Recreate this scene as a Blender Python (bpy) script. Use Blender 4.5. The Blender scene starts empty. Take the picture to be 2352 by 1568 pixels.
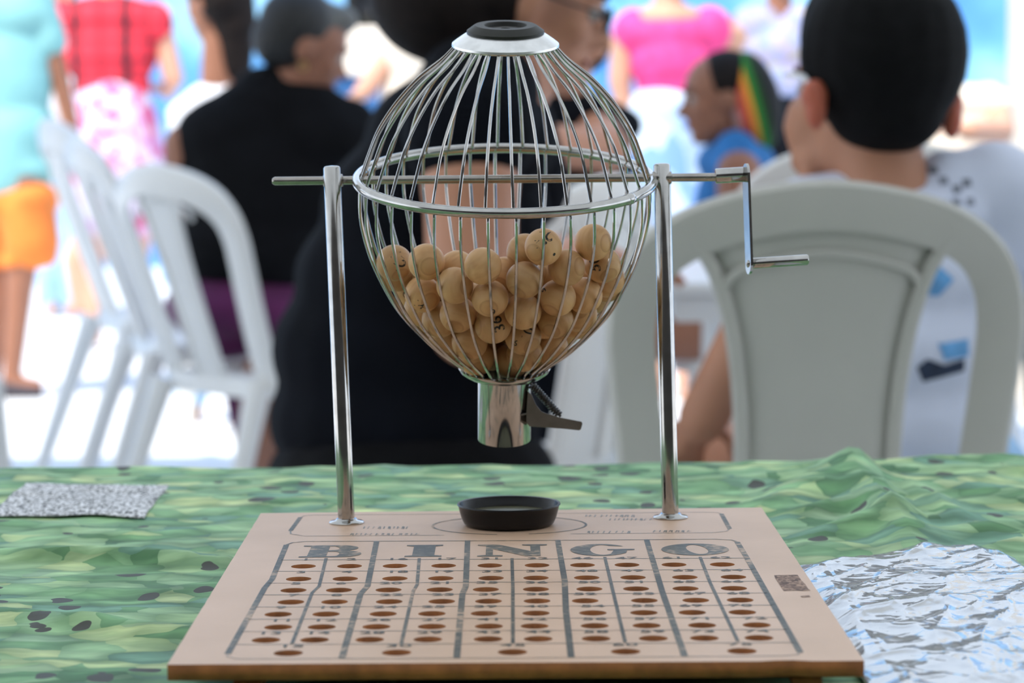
import bpy, bmesh, math, random
from mathutils import Vector, Matrix, noise
random.seed(7)
C = bpy.context.scene.collection
PI = math.pi
# ---------------------------------------------------------------- camera
F = 5900.0
ZC = 0.987
cam_d = bpy.data.cameras.new('camera'); cam = bpy.data.objects.new('camera', cam_d); C.objects.link(cam)
RM = Matrix.Rotation(PI/2 - math.radians(4.93), 3, 'X') @ Matrix.Rotation(math.radians(-0.5), 3, 'Z')
cam.matrix_world = Matrix.Translation((0, 0, ZC)) @ RM.to_4x4()
cam_d.sensor_width = 36; cam_d.lens = F*36/2352
cam_d.clip_start = .05; cam_d.clip_end = 200
cam_d.dof.use_dof = True; cam_d.dof.focus_distance = 1.275; cam_d.dof.aperture_fstop = 11.0
bpy.context.scene.camera = cam
def W(px, py, Y):
    d = RM @ Vector(((px-1176)/F, -(py-784)/F, -1)); return Vector((0, 0, ZC)) + d*(Y/d.y)
BZ = .770
def PZ(px, py, z):
    d = RM @ Vector(((px-1176)/F, -(py-784)/F, -1)); return Vector((0, 0, ZC)) + d*((z-ZC)/d.z)
def PB(px, py): return PZ(px, py, BZ)

# ---------------------------------------------------------------- materials
def nodes(name):
    m = bpy.data.materials.new(name); m.use_nodes = True
    nt = m.node_tree; b = nt.nodes['Principled BSDF']; return m, nt, b
def lk(nt, a, b): nt.links.new(a, b)
def mat(name, col, rough=.6, metal=0, var=.0, scale=20, bump=0, bscale=60, spec=.5, sss=0, sheen=0, coat=0):
    m, nt, b = nodes(name)
    b.inputs['Base Color'].default_value = (*col, 1); b.inputs['Roughness'].default_value = rough
    b.inputs['Metallic'].default_value = metal; b.inputs['Specular IOR Level'].default_value = spec
    if sheen: b.inputs['Sheen Weight'].default_value = sheen
    if coat: b.inputs['Coat Weight'].default_value = coat
    if sss:
        b.inputs['Subsurface Weight'].default_value = sss; b.inputs['Subsurface Radius'].default_value = (.02, .008, .004); b.inputs['Subsurface Scale'].default_value = .5
    tc = nt.nodes.new('ShaderNodeTexCoord')
    if var:
        n = nt.nodes.new('ShaderNodeTexNoise'); n.inputs['Scale'].default_value = scale; n.inputs['Detail'].default_value = 4
        lk(nt, tc.outputs['Object'], n.inputs['Vector'])
        r = nt.nodes.new('ShaderNodeValToRGB'); r.color_ramp.elements[0].position = .3; r.color_ramp.elements[1].position = .7
        r.color_ramp.elements[0].color = (*[max(0, c*(1-var)) for c in col], 1); r.color_ramp.elements[1].color = (*[min(1, c*(1+var)) for c in col], 1)
        lk(nt, n.outputs['Fac'], r.inputs['Fac']); lk(nt, r.outputs['Color'], b.inputs['Base Color'])
    if bump:
        n2 = nt.nodes.new('ShaderNodeTexNoise'); n2.inputs['Scale'].default_value = bscale; n2.inputs['Detail'].default_value = 5
        lk(nt, tc.outputs['Object'], n2.inputs['Vector'])
        bp = nt.nodes.new('ShaderNodeBump'); bp.inputs['Strength'].default_value = bump; bp.inputs['Distance'].default_value = .002
        lk(nt, n2.outputs['Fac'], bp.inputs['Height']); lk(nt, bp.outputs['Normal'], b.inputs['Normal'])
    return m
def ramp(nt, stops, const=False):
    r = nt.nodes.new('ShaderNodeValToRGB'); cr = r.color_ramp
    if const: cr.interpolation = 'CONSTANT'
    while len(cr.elements) < len(stops): cr.elements.new(.5)
    for e, (p, c) in zip(cr.elements, stops): e.position = p; e.color = (*c, 1)
    return r
def cells(name, stops, scale, stretch=(1, 1, 1), rough=.8, distort=0):
    """fabric print: voronoi cells of random colour"""
    m, nt, b = nodes(name); b.inputs['Roughness'].default_value = rough
    tc = nt.nodes.new('ShaderNodeTexCoord'); mp = nt.nodes.new('ShaderNodeMapping'); mp.inputs['Scale'].default_value = stretch
    lk(nt, tc.outputs['Object'], mp.inputs['Vector'])
    src = mp.outputs['Vector']
    if distort:
        n = nt.nodes.new('ShaderNodeTexNoise'); n.inputs['Scale'].default_value = scale*.6
        lk(nt, src, n.inputs['Vector']); a = nt.nodes.new('ShaderNodeVectorMath'); a.operation = 'MULTIPLY_ADD'
        a.inputs[1].default_value = (distort,)*3; lk(nt, n.outputs['Color'], a.inputs[0]); lk(nt, src, a.inputs[2]); src = a.outputs[0]
    v = nt.nodes.new('ShaderNodeTexVoronoi'); v.inputs['Scale'].default_value = scale; lk(nt, src, v.inputs['Vector'])
    s = nt.nodes.new('ShaderNodeSeparateColor'); lk(nt, v.outputs['Color'], s.inputs['Color'])
    r = ramp(nt, stops, True); lk(nt, s.outputs['Red'], r.inputs['Fac']); lk(nt, r.outputs['Color'], b.inputs['Base Color'])
    return m
def chrome(name, base=.72, rough=.12, tint=(1, .98, .95)):
    m, nt, b = nodes(name); b.inputs['Metallic'].default_value = 1
    tc = nt.nodes.new('ShaderNodeTexCoord')
    n = nt.nodes.new('ShaderNodeTexNoise'); n.inputs['Scale'].default_value = 90; n.inputs['Detail'].default_value = 6; lk(nt, tc.outputs['Object'], n.inputs['Vector'])
    r = ramp(nt, [(.35, tuple(base*.82*t for t in tint)), (.6, tuple(base*t for t in tint))]); lk(nt, n.outputs['Fac'], r.inputs['Fac']); lk(nt, r.outputs['Color'], b.inputs['Base Color'])
    mr = nt.nodes.new('ShaderNodeMapRange'); mr.inputs['To Min'].default_value = rough*.6; mr.inputs['To Max'].default_value = rough*1.6
    lk(nt, n.outputs['Fac'], mr.inputs['Value']); lk(nt, mr.outputs['Result'], b.inputs['Roughness'])
    return m
M = {}
M['chrome'] = chrome('chromed_steel', .52, .10)
M['axle'] = chrome('brushed_axle_steel', .42, .22, (1, .93, .86))
M['capsteel'] = chrome('satin_cap_steel', .85, .3, (1, 1, 1))
M['leverm'] = chrome('dark_lever_steel', .25, .35, (1, .95, .92))
M['springm'] = chrome('dark_spring_steel', .12, .35, (1, .95, .92))
M['rubber'] = mat('black_rubber', (.018, .018, .014), .5, var=.2, scale=80, bump=.1, spec=.35)
M['dish'] = mat('black_dish_plastic', (.005, .005, .006), .32, spec=.3)
M['dishin'] = mat('dull_olive_dish_base', (.10, .10, .055), .35, var=.3, scale=60)
def board_mats():
    m, nt, b = nodes('painted_hardboard'); b.inputs['Roughness'].default_value = .48; b.inputs['Specular IOR Level'].default_value = .45
    tc = nt.nodes.new('ShaderNodeTexCoord')
    n = nt.nodes.new('ShaderNodeTexNoise'); n.inputs['Scale'].default_value = 14; n.inputs['Detail'].default_value = 6; lk(nt, tc.outputs['Object'], n.inputs['Vector'])
    r = ramp(nt, [(.3, (.62, .415, .28)), (.7, (.72, .49, .345))]); lk(nt, n.outputs['Fac'], r.inputs['Fac']); lk(nt, r.outputs['Color'], b.inputs['Base Color'])
    bp = nt.nodes.new('ShaderNodeBump'); bp.inputs['Strength'].default_value = .12; bp.inputs['Distance'].default_value = .001
    n2 = nt.nodes.new('ShaderNodeTexNoise'); n2.inputs['Scale'].default_value = 300; lk(nt, tc.outputs['Object'], n2.inputs['Vector']); lk(nt, n2.outputs['Fac'], bp.inputs['Height']); lk(nt, bp.outputs['Normal'], b.inputs['Normal'])
    M['board'] = m
    M['raw'] = mat('raw_brown_fibreboard', (.33, .115, .030), .75, var=.25, scale=120, bump=.2, bscale=400)
    m, nt, b = nodes('worn_grey_ink'); b.inputs['Roughness'].default_value = .5; b.inputs['Specular IOR Level'].default_value = .25
    tc = nt.nodes.new('ShaderNodeTexCoord')
    n = nt.nodes.new('ShaderNodeTexNoise'); n.inputs['Scale'].default_value = 220; n.inputs['Detail'].default_value = 5; lk(nt, tc.outputs['Object'], n.inputs['Vector'])
    n3 = nt.nodes.new('ShaderNodeTexNoise'); n3.inputs['Scale'].default_value = 24; lk(nt, tc.outputs['Object'], n3.inputs['Vector'])
    ad = nt.nodes.new('ShaderNodeMath'); ad.operation = 'ADD'; lk(nt, n.outputs['Fac'], ad.inputs[0]); lk(nt, n3.outputs['Fac'], ad.inputs[1])
    r = ramp(nt, [(.36, (.50, .35, .24)), (.46, (.15, .14, .115)), (.6, (.075, .078, .07))]); 
    hv = nt.nodes.new('ShaderNodeMath'); hv.operation = 'MULTIPLY'; hv.inputs[1].default_value = .5; lk(nt, ad.outputs[0], hv.inputs[0])
    lk(nt, hv.outputs[0], r.inputs['Fac']); lk(nt, r.outputs['Color'], b.inputs['Base Color'])
    M['ink'] = m
    m, nt, b = nodes('faded_thin_ink'); b.inputs['Roughness'].default_value = .45
    tc = nt.nodes.new('ShaderNodeTexCoord')
    n = nt.nodes.new('ShaderNodeTexNoise'); n.inputs['Scale'].default_value = 130; n.inputs['Detail'].default_value = 5; lk(nt, tc.outputs['Object'], n.inputs['Vector'])
    r = ramp(nt, [(.34, (.52, .36, .25)), (.50, (.17, .16, .13))]); lk(nt, n.outputs['Fac'], r.inputs['Fac']); lk(nt, r.outputs['Color'], b.inputs['Base Color'])
    M['thin'] = m
    m, nt, b = nodes('dark_glue_stain'); b.inputs['Roughness'].default_value = .7
    tc = nt.nodes.new('ShaderNodeTexCoord')
    mp = nt.nodes.new('ShaderNodeMapping'); mp.inputs['Scale'].default_value = (.6, 1, 1); lk(nt, tc.outputs['Object'], mp.inputs['Vector'])
    n = nt.nodes.new('ShaderNodeTexNoise'); n.inputs['Scale'].default_value = 420; n.inputs['Detail'].default_value = 5; n.inputs['Distortion'].default_value = 1.5; lk(nt, mp.outputs['Vector'], n.inputs['Vector'])
    r = ramp(nt, [(.47, (.11, .058, .04)), (.56, (.42, .27, .19))]); lk(nt, n.outputs['Fac'], r.inputs['Fac']); lk(nt, r.outputs['Color'], b.inputs['Base Color'])
    M['stain'] = m
board_mats()
def wood_mat():
    m, nt, b = nodes('turned_pale_wood'); b.inputs['Roughness'].default_value = .42; b.inputs['Specular IOR Level'].default_value = .35
    tc = nt.nodes.new('ShaderNodeTexCoord'); oi = nt.nodes.new('ShaderNodeObjectInfo')
    mp = nt.nodes.new('ShaderNodeMapping'); mp.inputs['Scale'].default_value = (1, 1, 3.2)
    lk(nt, tc.outputs['Object'], mp.inputs['Vector'])
    n = nt.nodes.new('ShaderNodeTexNoise'); n.inputs['Scale'].default_value = 75; n.inputs['Detail'].default_value = 3; n.noise_dimensions = '4D'
    lk(nt, mp.outputs['Vector'], n.inputs['Vector']); ml = nt.nodes.new('ShaderNodeMath'); ml.operation = 'MULTIPLY'; ml.inputs[1].default_value = 40; lk(nt, oi.outputs['Random'], ml.inputs[0]); lk(nt, ml.outputs[0], n.inputs['W'])
    r = ramp(nt, [(.25, (.52, .27, .11)), (.5, (.67, .39, .18)), (.8, (.76, .48, .25))]); lk(nt, n.outputs['Fac'], r.inputs['Fac'])
    hs = nt.nodes.new('ShaderNodeHueSaturation'); mr = nt.nodes.new('ShaderNodeMapRange'); mr.inputs['To Min'].default_value = .82; mr.inputs['To Max'].default_value = 1.1
    lk(nt, oi.outputs['Random'], mr.inputs['Value']); lk(nt, mr.outputs['Result'], hs.inputs['Value']); lk(nt, r.outputs['Color'], hs.inputs['Color'])
    # turned end cap: a slightly darker disc around the local z pole
    sx = nt.nodes.new('ShaderNodeSeparateXYZ'); lk(nt, tc.outputs['Object'], sx.inputs[0])
    gt = ramp(nt, [(.0, (1, 1, 1)), (.50, (1, 1, 1)), (.515, (.70, .62, .56)), (.55, (.86, .82, .78)), (1, (.9, .87, .84))])
    mr2 = nt.nodes.new('ShaderNodeMapRange'); mr2.inputs['From Min'].default_value = -.0; mr2.inputs['From Max'].default_value = .0165
    lk(nt, sx.outputs['Z'], mr2.inputs['Value']); lk(nt, mr2.outputs['Result'], gt.inputs['Fac'])
    mx = nt.nodes.new('ShaderNodeMixRGB'); mx.blend_type = 'MULTIPLY'; mx.inputs['Fac'].default_value = .75
    lk(nt, hs.outputs['Color'], mx.inputs['Color1']); lk(nt, gt.outputs['Color'], mx.inputs['Color2']); lk(nt, mx.outputs['Color'], b.inputs['Base Color'])
    M['ball'] = m
    M['ballink'] = mat('black_number_ink', (.018, .015, .012), .5)
wood_mat()
def cloth_mat():
    m, nt, b = nodes('leaf_print_vinyl'); b.inputs['Roughness'].default_value = .6; b.inputs['Specular IOR Level'].default_value = .3
    tc = nt.nodes.new('ShaderNodeTexCoord')
    nz = nt.nodes.new('ShaderNodeTexNoise'); nz.inputs['Scale'].default_value = 22; nz.inputs['Detail'].default_value = 2; lk(nt, tc.outputs['Object'], nz.inputs['Vector'])
    a = nt.nodes.new('ShaderNodeVectorMath'); a.operation = 'MULTIPLY_ADD'; a.inputs[1].default_value = (.035,)*3; lk(nt, nz.outputs['Color'], a.inputs[0]); lk(nt, tc.outputs['Object'], a.inputs[2])
    def vor(scale, feat='F1', rot=0, st=(1, 1, 1)):
        mp = nt.nodes.new('ShaderNodeMapping'); mp.inputs['Rotation'].default_value = (0, 0, rot); mp.inputs['Scale'].default_value = st
        lk(nt, a.outputs[0], mp.inputs['Vector']); v = nt.nodes.new('ShaderNodeTexVoronoi'); v.feature = feat; v.inputs['Scale'].default_value = scale; lk(nt, mp.outputs['Vector'], v.inputs['Vector']); return v
    v1 = vor(50, rot=.5, st=(.75, 1.15, 1)); s = nt.nodes.new('ShaderNodeSeparateColor'); lk(nt, v1.outputs['Color'], s.inputs['Color'])
    r1 = ramp(nt, [(0, (.07, .20, .08)), (.13, (.15, .33, .15)), (.32, (.22, .42, .21)), (.52, (.30, .48, .27)), (.70, (.36, .54, .27)), (.84, (.50, .60, .30)), (.93, (.16, .33, .23))]); lk(nt, s.outputs['Red'], r1.inputs['Fac'])
    # each leaf fades from a light tip to a dark base
    g = ramp(nt, [(0, (1.25, 1.25, 1.2)), (.55, (.9, .92, .9)), (1, (.5, .58, .5))]); md = nt.nodes.new('ShaderNodeMath'); md.operation = 'MULTIPLY'; md.inputs[1].default_value = 1.15; lk(nt, v1.outputs['Distance'], md.inputs[0]); lk(nt, md.outputs[0], g.inputs['Fac'])
    mx = nt.nodes.new('ShaderNodeMixRGB'); mx.blend_type = 'MULTIPLY'; mx.inputs['Fac'].default_value = 1; lk(nt, r1.outputs['Color'], mx.inputs['Color1']); lk(nt, g.outputs['Color'], mx.inputs['Color2'])
    # veins
    w = nt.nodes.new('ShaderNodeTexNoise'); w.inputs['Scale'].default_value = 60; w.inputs['Detail'].default_value = 3
    mp = nt.nodes.new('ShaderNodeMapping'); mp.inputs['Scale'].default_value = (.35, 1.4, 1); mp.inputs['Rotation'].default_value = (0, 0, .35); lk(nt, a.outputs[0], mp.inputs['Vector']); lk(nt, mp.outputs['Vector'], w.inputs['Vector'])
    rw = ramp(nt, [(.35, (.62, .72, .64)), (.65, (1.42, 1.35, 1.3))]); lk(nt, w.outputs['Fac'], rw.inputs['Fac'])
    mx2 = nt.nodes.new('ShaderNodeMixRGB'); mx2.blend_type = 'MULTIPLY'; mx2.inputs['Fac'].default_value = .8; lk(nt, mx.outputs['Color'], mx2.inputs['Color1']); lk(nt, rw.outputs['Color'], mx2.inputs['Color2'])
    # dark brown gaps between leaves
    v2 = vor(44, rot=1.1, st=(1, .8, 1)); s2 = nt.nodes.new('ShaderNodeSeparateColor'); lk(nt, v2.outputs['Color'], s2.inputs['Color'])
    lt = nt.nodes.new('ShaderNodeMath'); lt.operation = 'LESS_THAN'; lt.inputs[1].default_value = .29; lk(nt, s2.outputs['Green'], lt.inputs[0])
    l2 = nt.nodes.new('ShaderNodeMath'); l2.operation = 'LESS_THAN'; l2.inputs[1].default_value = .27; lk(nt, v2.outputs['Distance'], l2.inputs[0])
    an = nt.nodes.new('ShaderNodeMath'); an.operation = 'MULTIPLY'; lk(nt, lt.outputs[0], an.inputs[0]); lk(nt, l2.outputs[0], an.inputs[1])
    mx3 = nt.nodes.new('ShaderNodeMixRGB'); lk(nt, an.outputs[0], mx3.inputs['Fac']); lk(nt, mx2.outputs['Color'], mx3.inputs['Color1']); mx3.inputs['Color2'].default_value = (.055, .058, .045, 1)
    lk(nt, mx3.outputs['Color'], b.inputs['Base Color'])
    M['cloth'] = m
cloth_mat()
def bag_mat():
    m = bpy.data.materials.new('clear_crinkled_plastic'); m.use_nodes = True; nt = m.node_tree
    out = nt.nodes['Material Output']; b = nt.nodes['Principled BSDF']
    b.inputs['Base Color'].default_value = (.50, .50, .50, 1); b.inputs['Roughness'].default_value = .22; b.inputs['Specular IOR Level'].default_value = .8; b.inputs['Coat Weight'].default_value = .9; b.inputs['Coat Roughness'].default_value = .04; b.inputs['Coat IOR'].default_value = 1.7
    t = nt.nodes.new('ShaderNodeBsdfTransparent'); mx = nt.nodes.new('ShaderNodeMixShader'); mx.inputs['Fac'].default_value = .86
    lk(nt, t.outputs[0], mx.inputs[1]); lk(nt, b.outputs[0], mx.inputs[2]); lk(nt, mx.outputs[0], out.inputs['Surface'])
    tc = nt.nodes.new('ShaderNodeTexCoord'); nz = nt.nodes.new('ShaderNodeTexNoise'); nz.inputs['Scale'].default_value = 16; nz.inputs['Detail'].default_value = 2; lk(nt, tc.outputs['Object'], nz.inputs['Vector'])
    ad = nt.nodes.new('ShaderNodeVectorMath'); ad.operation = 'MULTIPLY_ADD'; ad.inputs[1].default_value = (.05,)*3; lk(nt, nz.outputs['Color'], ad.inputs[0]); lk(nt, tc.outputs['Object'], ad.inputs[2])
    last = None
    for sc_, rot, st, w_ in ((9, .45, (1.6, .45, 1), .0100), (24, -.55, (1.7, .4, 1), .0034), (60, .9, (1.5, .5, 1), .0006)):
        mr_ = nt.nodes.new('ShaderNodeMapping'); mr_.inputs['Rotation'].default_value = (0, 0, rot); lk(nt, ad.outputs[0], mr_.inputs['Vector'])
        mp = nt.nodes.new('ShaderNodeMapping'); mp.inputs['Scale'].default_value = st; lk(nt, mr_.outputs[0], mp.inputs['Vector'])
        v = nt.nodes.new('ShaderNodeTexVoronoi'); v.inputs['Scale'].default_value = sc_; v.distance = 'MANHATTAN'; lk(nt, mp.outputs['Vector'], v.inputs['Vector'])
        ml = nt.nodes.new('ShaderNodeMath'); ml.operation = 'MULTIPLY_ADD'; ml.inputs[1].default_value = w_; lk(nt, v.outputs['Distance'], ml.inputs[0])
        if last: lk(nt, last, ml.inputs[2])
        else: ml.inputs[2].default_value = 0
        last = ml.outputs[0]
    bp = nt.nodes.new('ShaderNodeBump'); bp.inputs['Strength'].default_value = .29; bp.inputs['Distance'].default_value = 1.0; lk(nt, last, bp.inputs['Height'])
    lk(nt, bp.outputs['Normal'], b.inputs['Normal']); lk(nt, bp.outputs['Normal'], b.inputs['Coat Normal'])
    M['bag'] = m
bag_mat()
def paper_mat():
    m, nt, b = nodes('dense_printed_paper'); b.inputs['Roughness'].default_value = .7
    tc = nt.nodes.new('ShaderNodeTexCoord'); mp = nt.nodes.new('ShaderNodeMapping'); mp.inputs['Scale'].default_value = (1, .45, 1); lk(nt, tc.outputs['Object'], mp.inputs['Vector'])
    n = nt.nodes.new('ShaderNodeTexNoise'); n.inputs['Scale'].default_value = 520; n.inputs['Detail'].default_value = 2; n.inputs['Distortion'].default_value = .8; lk(nt, mp.outputs['Vector'], n.inputs['Vector'])
    r = ramp(nt, [(.42, (.10, .10, .105)), (.49, (.50, .50, .50)), (.56, (.85, .85, .87))]); lk(nt, n.outputs['Fac'], r.inputs['Fac']); lk(nt, r.outputs['Color'], b.inputs['Base Color'])
    M['paper'] = m
paper_mat()
M['plastic'] = mat('white_chair_plastic', (.78, .77, .74), .38, var=.04, scale=6)
M['plasticg'] = mat('aged_grey_chair_plastic', (.47, .46, .42), .45, var=.05, scale=5)
M['tablew'] = mat('white_table_plastic', (.80, .80, .80), .4)
M['skin_m'] = mat('medium_skin', (.50, .235, .14), .55, var=.08, scale=8, sss=.1)
M['skin_b'] = mat('brown_skin', (.30, .125, .07), .55, var=.1, scale=8, sss=.1)
M['skin_l'] = mat('light_skin', (.62, .33, .22), .55, var=.06, scale=8, sss=.1)
M['hair'] = mat('black_hair', (.003, .003, .0035), .8, var=.4, scale=60, bump=.5, bscale=180, spec=.15)
M['hairb'] = mat('dark_brown_hair', (.010, .006, .005), .7, var=.4, scale=50, bump=.5, bscale=180, spec=.2)
M['black'] = mat('black_knit_fabric', (.004, .004, .005), .9, var=.3, scale=14, spec=.15)
M['navy'] = mat('navy_fabric', (.0026, .0035, .0065), .95, var=.3, scale=10, spec=.15)
M['purple'] = mat('dark_purple_fabric', (.085, .006, .06), .85, var=.3, scale=10)
M['aqua'] = mat('pale_aqua_fabric', (.24, .52, .52), .85, var=.12, scale=5)
M['orange'] = mat('orange_shorts_fabric', (.85, .22, .035), .8, var=.2, scale=7)
M['jeans'] = mat('pale_blue_denim', (.30, .50, .72), .85, var=.2, scale=8)
M['white'] = mat('white_cotton', (.75, .76, .80), .85, var=.06, scale=8)
M['cream'] = mat('cream_fabric', (.78, .70, .60), .85, var=.08, scale=6)
M['shirtw'] = mat('lavender_white_jersey', (.70, .75, .90), .85, var=.08, scale=7, bump=.2, bscale=25)
M['eyew'] = mat('eye_white', (.45, .40, .37), .5)
M['hairl'] = mat('light_brown_hair', (.20, .13, .09), .7, var=.3, scale=50, bump=.4, bscale=180)
M['lip'] = mat('lip_skin', (.35, .10, .08), .5)
M['sole'] = mat('dark_shoe_sole', (.05, .04, .05), .7)
M['glass'] = mat('dark_glasses_frame', (.01, .01, .012), .3)
M['greyhair'] = None
def greyhair():
    m, nt, b = nodes('greying_short_hair'); b.inputs['Roughness'].default_value = .6
    tc = nt.nodes.new('ShaderNodeTexCoord'); s = nt.nodes.new('ShaderNodeSeparateXYZ'); lk(nt, tc.outputs['Object'], s.inputs[0])
    n = nt.nodes.new('ShaderNodeTexNoise'); n.inputs['Scale'].default_value = 18; lk(nt, tc.outputs['Object'], n.inputs['Vector'])
    a = nt.nodes.new('ShaderNodeMath'); a.operation = 'MULTIPLY_ADD'; a.inputs[1].default_value = .12; lk(nt, n.outputs['Fac'], a.inputs[0]); lk(nt, s.outputs['X'], a.inputs[2])
    mr = nt.nodes.new('ShaderNodeMapRange'); mr.inputs['From Min'].default_value = .175; mr.inputs['From Max'].default_value = .29; lk(nt, a.outputs[0], mr.inputs['Value'])
    r = ramp(nt, [(0, (.005, .005, .005)), (.5, (.02, .02, .02)), (1, (.13, .13, .12))]); lk(nt, mr.outputs['Result'], r.inputs['Fac']); lk(nt, r.outputs['Color'], b.inputs['Base Color'])
    M['greyhair'] = m
greyhair()
def plaid():
    m, nt, b = nodes('red_and_black_check_fabric'); b.inputs['Roughness'].default_value = .85
    tc = nt.nodes.new('ShaderNodeTexCoord'); s = nt.nodes.new('ShaderNodeSeparateXYZ'); lk(nt, tc.outputs['Object'], s.inputs[0])
    def stripe(out, scale, wdt, off):
        a = nt.nodes.new('ShaderNodeMath'); a.operation = 'MULTIPLY_ADD'; a.inputs[1].default_value = scale; a.inputs[2].default_value = off; lk(nt, out, a.inputs[0])
        f = nt.nodes.new('ShaderNodeMath'); f.operation = 'FRACT'; lk(nt, a.outputs[0], f.inputs[0])
        l = nt.nodes.new('ShaderNodeMath'); l.operation = 'LESS_THAN'; l.inputs[1].default_value = wdt; lk(nt, f.outputs[0], l.inputs[0]); return l.outputs[0]
    sx = stripe(s.outputs['X'], 10, .22, .1); sz = stripe(s.outputs['Z'], 12, .2, .0); sx2 = stripe(s.outputs['X'], 4.6, .16, .58)
    m1 = nt.nodes.new('ShaderNodeMath'); m1.operation = 'ADD'; lk(nt, sx, m1.inputs[0]); lk(nt, sz, m1.inputs[1])
    m2 = nt.nodes.new('ShaderNodeMath'); m2.operation = 'MULTIPLY_ADD'; m2.inputs[1].default_value = 2; lk(nt, sx2, m2.inputs[0]); lk(nt, m1.outputs[0], m2.inputs[2])
    d = nt.nodes.new('ShaderNodeMath'); d.operation = 'MULTIPLY'; d.inputs[1].default_value = .25; lk(nt, m2.outputs[0], d.inputs[0])
    r = ramp(nt, [(0, (.80, .035, .06)), (.2, (.36, .012, .03)), (.45, (.06, .01, .02))], True); lk(nt, d.outputs[0], r.inputs['Fac']); lk(nt, r.outputs['Color'], b.inputs['Base Color'])
    M['plaid'] = m
plaid()
M['floral'] = cells('pink_floral_skirt_print', [(0, (.62, .52, .66)), (.35, (.55, .32, .55)), (.55, (.58, .12, .26)), (.75, (.66, .60, .70)), (.88, (.50, .05, .15))], 20, distort=.06)
M['tiedye'] = cells('blue_and_white_tie_dye', [(0, (.42, .56, .78)), (.4, (.20, .36, .70)), (.6, (.55, .66, .80)), (.85, (.25, .42, .76))], 9, distort=.1)
M['pattern'] = cells('muted_purple_flower_print', [(0, (.30, .33, .50)), (.35, (.40, .36, .52)), (.6, (.45, .40, .38)), (.8, (.30, .36, .58))], 26, distort=.04)
M['pink'] = mat('bright_pink_lace', (.85, .06, .26), .8, var=.25, scale=26)
def rainbow():
    m, nt, b = nodes('rainbow_knit'); b.inputs['Roughness'].default_value = .9
    tc = nt.nodes.new('ShaderNodeTexCoord'); s = nt.nodes.new('ShaderNodeSeparateXYZ'); lk(nt, tc.outputs['Object'], s.inputs[0])
    mr = nt.nodes.new('ShaderNodeMapRange'); mr.inputs['From Min'].default_value = -.012; mr.inputs['From Max'].default_value = .115; 
    a = nt.nodes.new('ShaderNodeMath'); a.operation = 'MULTIPLY_ADD'; a.inputs[1].default_value = .28; lk(nt, s.outputs['Z'], a.inputs[0]); lk(nt, s.outputs['X'], a.inputs[2])
    lk(nt, a.outputs[0], mr.inputs['Value'])
    r = ramp(nt, [(0, (.60, .36, .33)), (.22, (.66, .10, .06)), (.40, (.85, .30, .03)), (.52, (.03, .22, .03)), (.66, (.012, .05, .012)), (.78, (.01, .01, .01))], True)
    lk(nt, mr.outputs['Result'], r.inputs['Fac']); lk(nt, r.outputs['Color'], b.inputs['Base Color']); M['rainbow'] = m
rainbow()
M['blueknit'] = mat('bright_blue_jersey', (.02, .16, .42), .85, var=.15, scale=20)

# ---------------------------------------------------------------- object helpers
def link(name, me, m=None, parent=None, smooth=True):
    o = bpy.data.objects.new(name, me); C.objects.link(o)
    if m is not None:
        for x in (m if isinstance(m, (list, tuple)) else [m]): me.materials.append(x)
    if parent is not None: o.parent = parent
    if smooth:
        for p in me.polygons: p.use_smooth = True
        if len(me.polygons) < 20000: me.set_sharp_from_angle(angle=math.radians(42))
    return o
def from_bm(name, bm, m, parent=None, smooth=True):
    bmesh.ops.recalc_face_normals(bm, faces=bm.faces)
    me = bpy.data.meshes.new(name); bm.to_mesh(me); bm.free(); return link(name, me, m, parent, smooth)
def tag(o, label, cat, group=None, kind=None):
    o['label'] = label; o['category'] = cat
    if group: o['group'] = group
    if kind: o['kind'] = kind
    return o
def thing(name, label, cat, loc=(0, 0, 0), group=None):
    o = bpy.data.objects.new(name, None); C.objects.link(o); o.location = loc; o.empty_display_size = .05
    return tag(o, label, cat, group)
def basis(d):
    d = d.normalized(); a = Vector((0, 0, 1)) if abs(d.z) < .9 else Vector((1, 0, 0))
    u = d.cross(a).normalized(); v = d.cross(u).normalized(); return u, v
def bm_tube(bm, pts, r, seg=10, cap=True, closed=False, mi=0):
    pts = [Vector(p) for p in pts]; n = len(pts); rs = r if isinstance(r, (list, tuple)) else [r]*n; rings = []
    u = None
    for i, p in enumerate(pts):
        if closed: d = pts[(i+1) % n] - pts[i-1]
        else: d = pts[min(i+1, n-1)] - pts[max(i-1, 0)]
        if d.length < 1e-9: d = Vector((0, 0, 1))
        d.normalize()
        if u is None: u, v = basis(d)
        else:
            u = (u - d*u.dot(d)).normalized(); v = d.cross(u)
        rings.append([bm.verts.new(p + (u*math.cos(2*PI*k/seg) + v*math.sin(2*PI*k/seg))*rs[i]) for k in range(seg)])
    for i in range(n if closed else n-1):
        a, b = rings[i], rings[(i+1) % n]
        for k in range(seg):
            f = bm.faces.new((a[k], a[(k+1) % seg], b[(k+1) % seg], b[k])); f.material_index = mi
    if cap and not closed:
        bm.faces.new(rings[0][::-1]).material_index = mi; bm.faces.new(rings[-1]).material_index = mi
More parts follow.
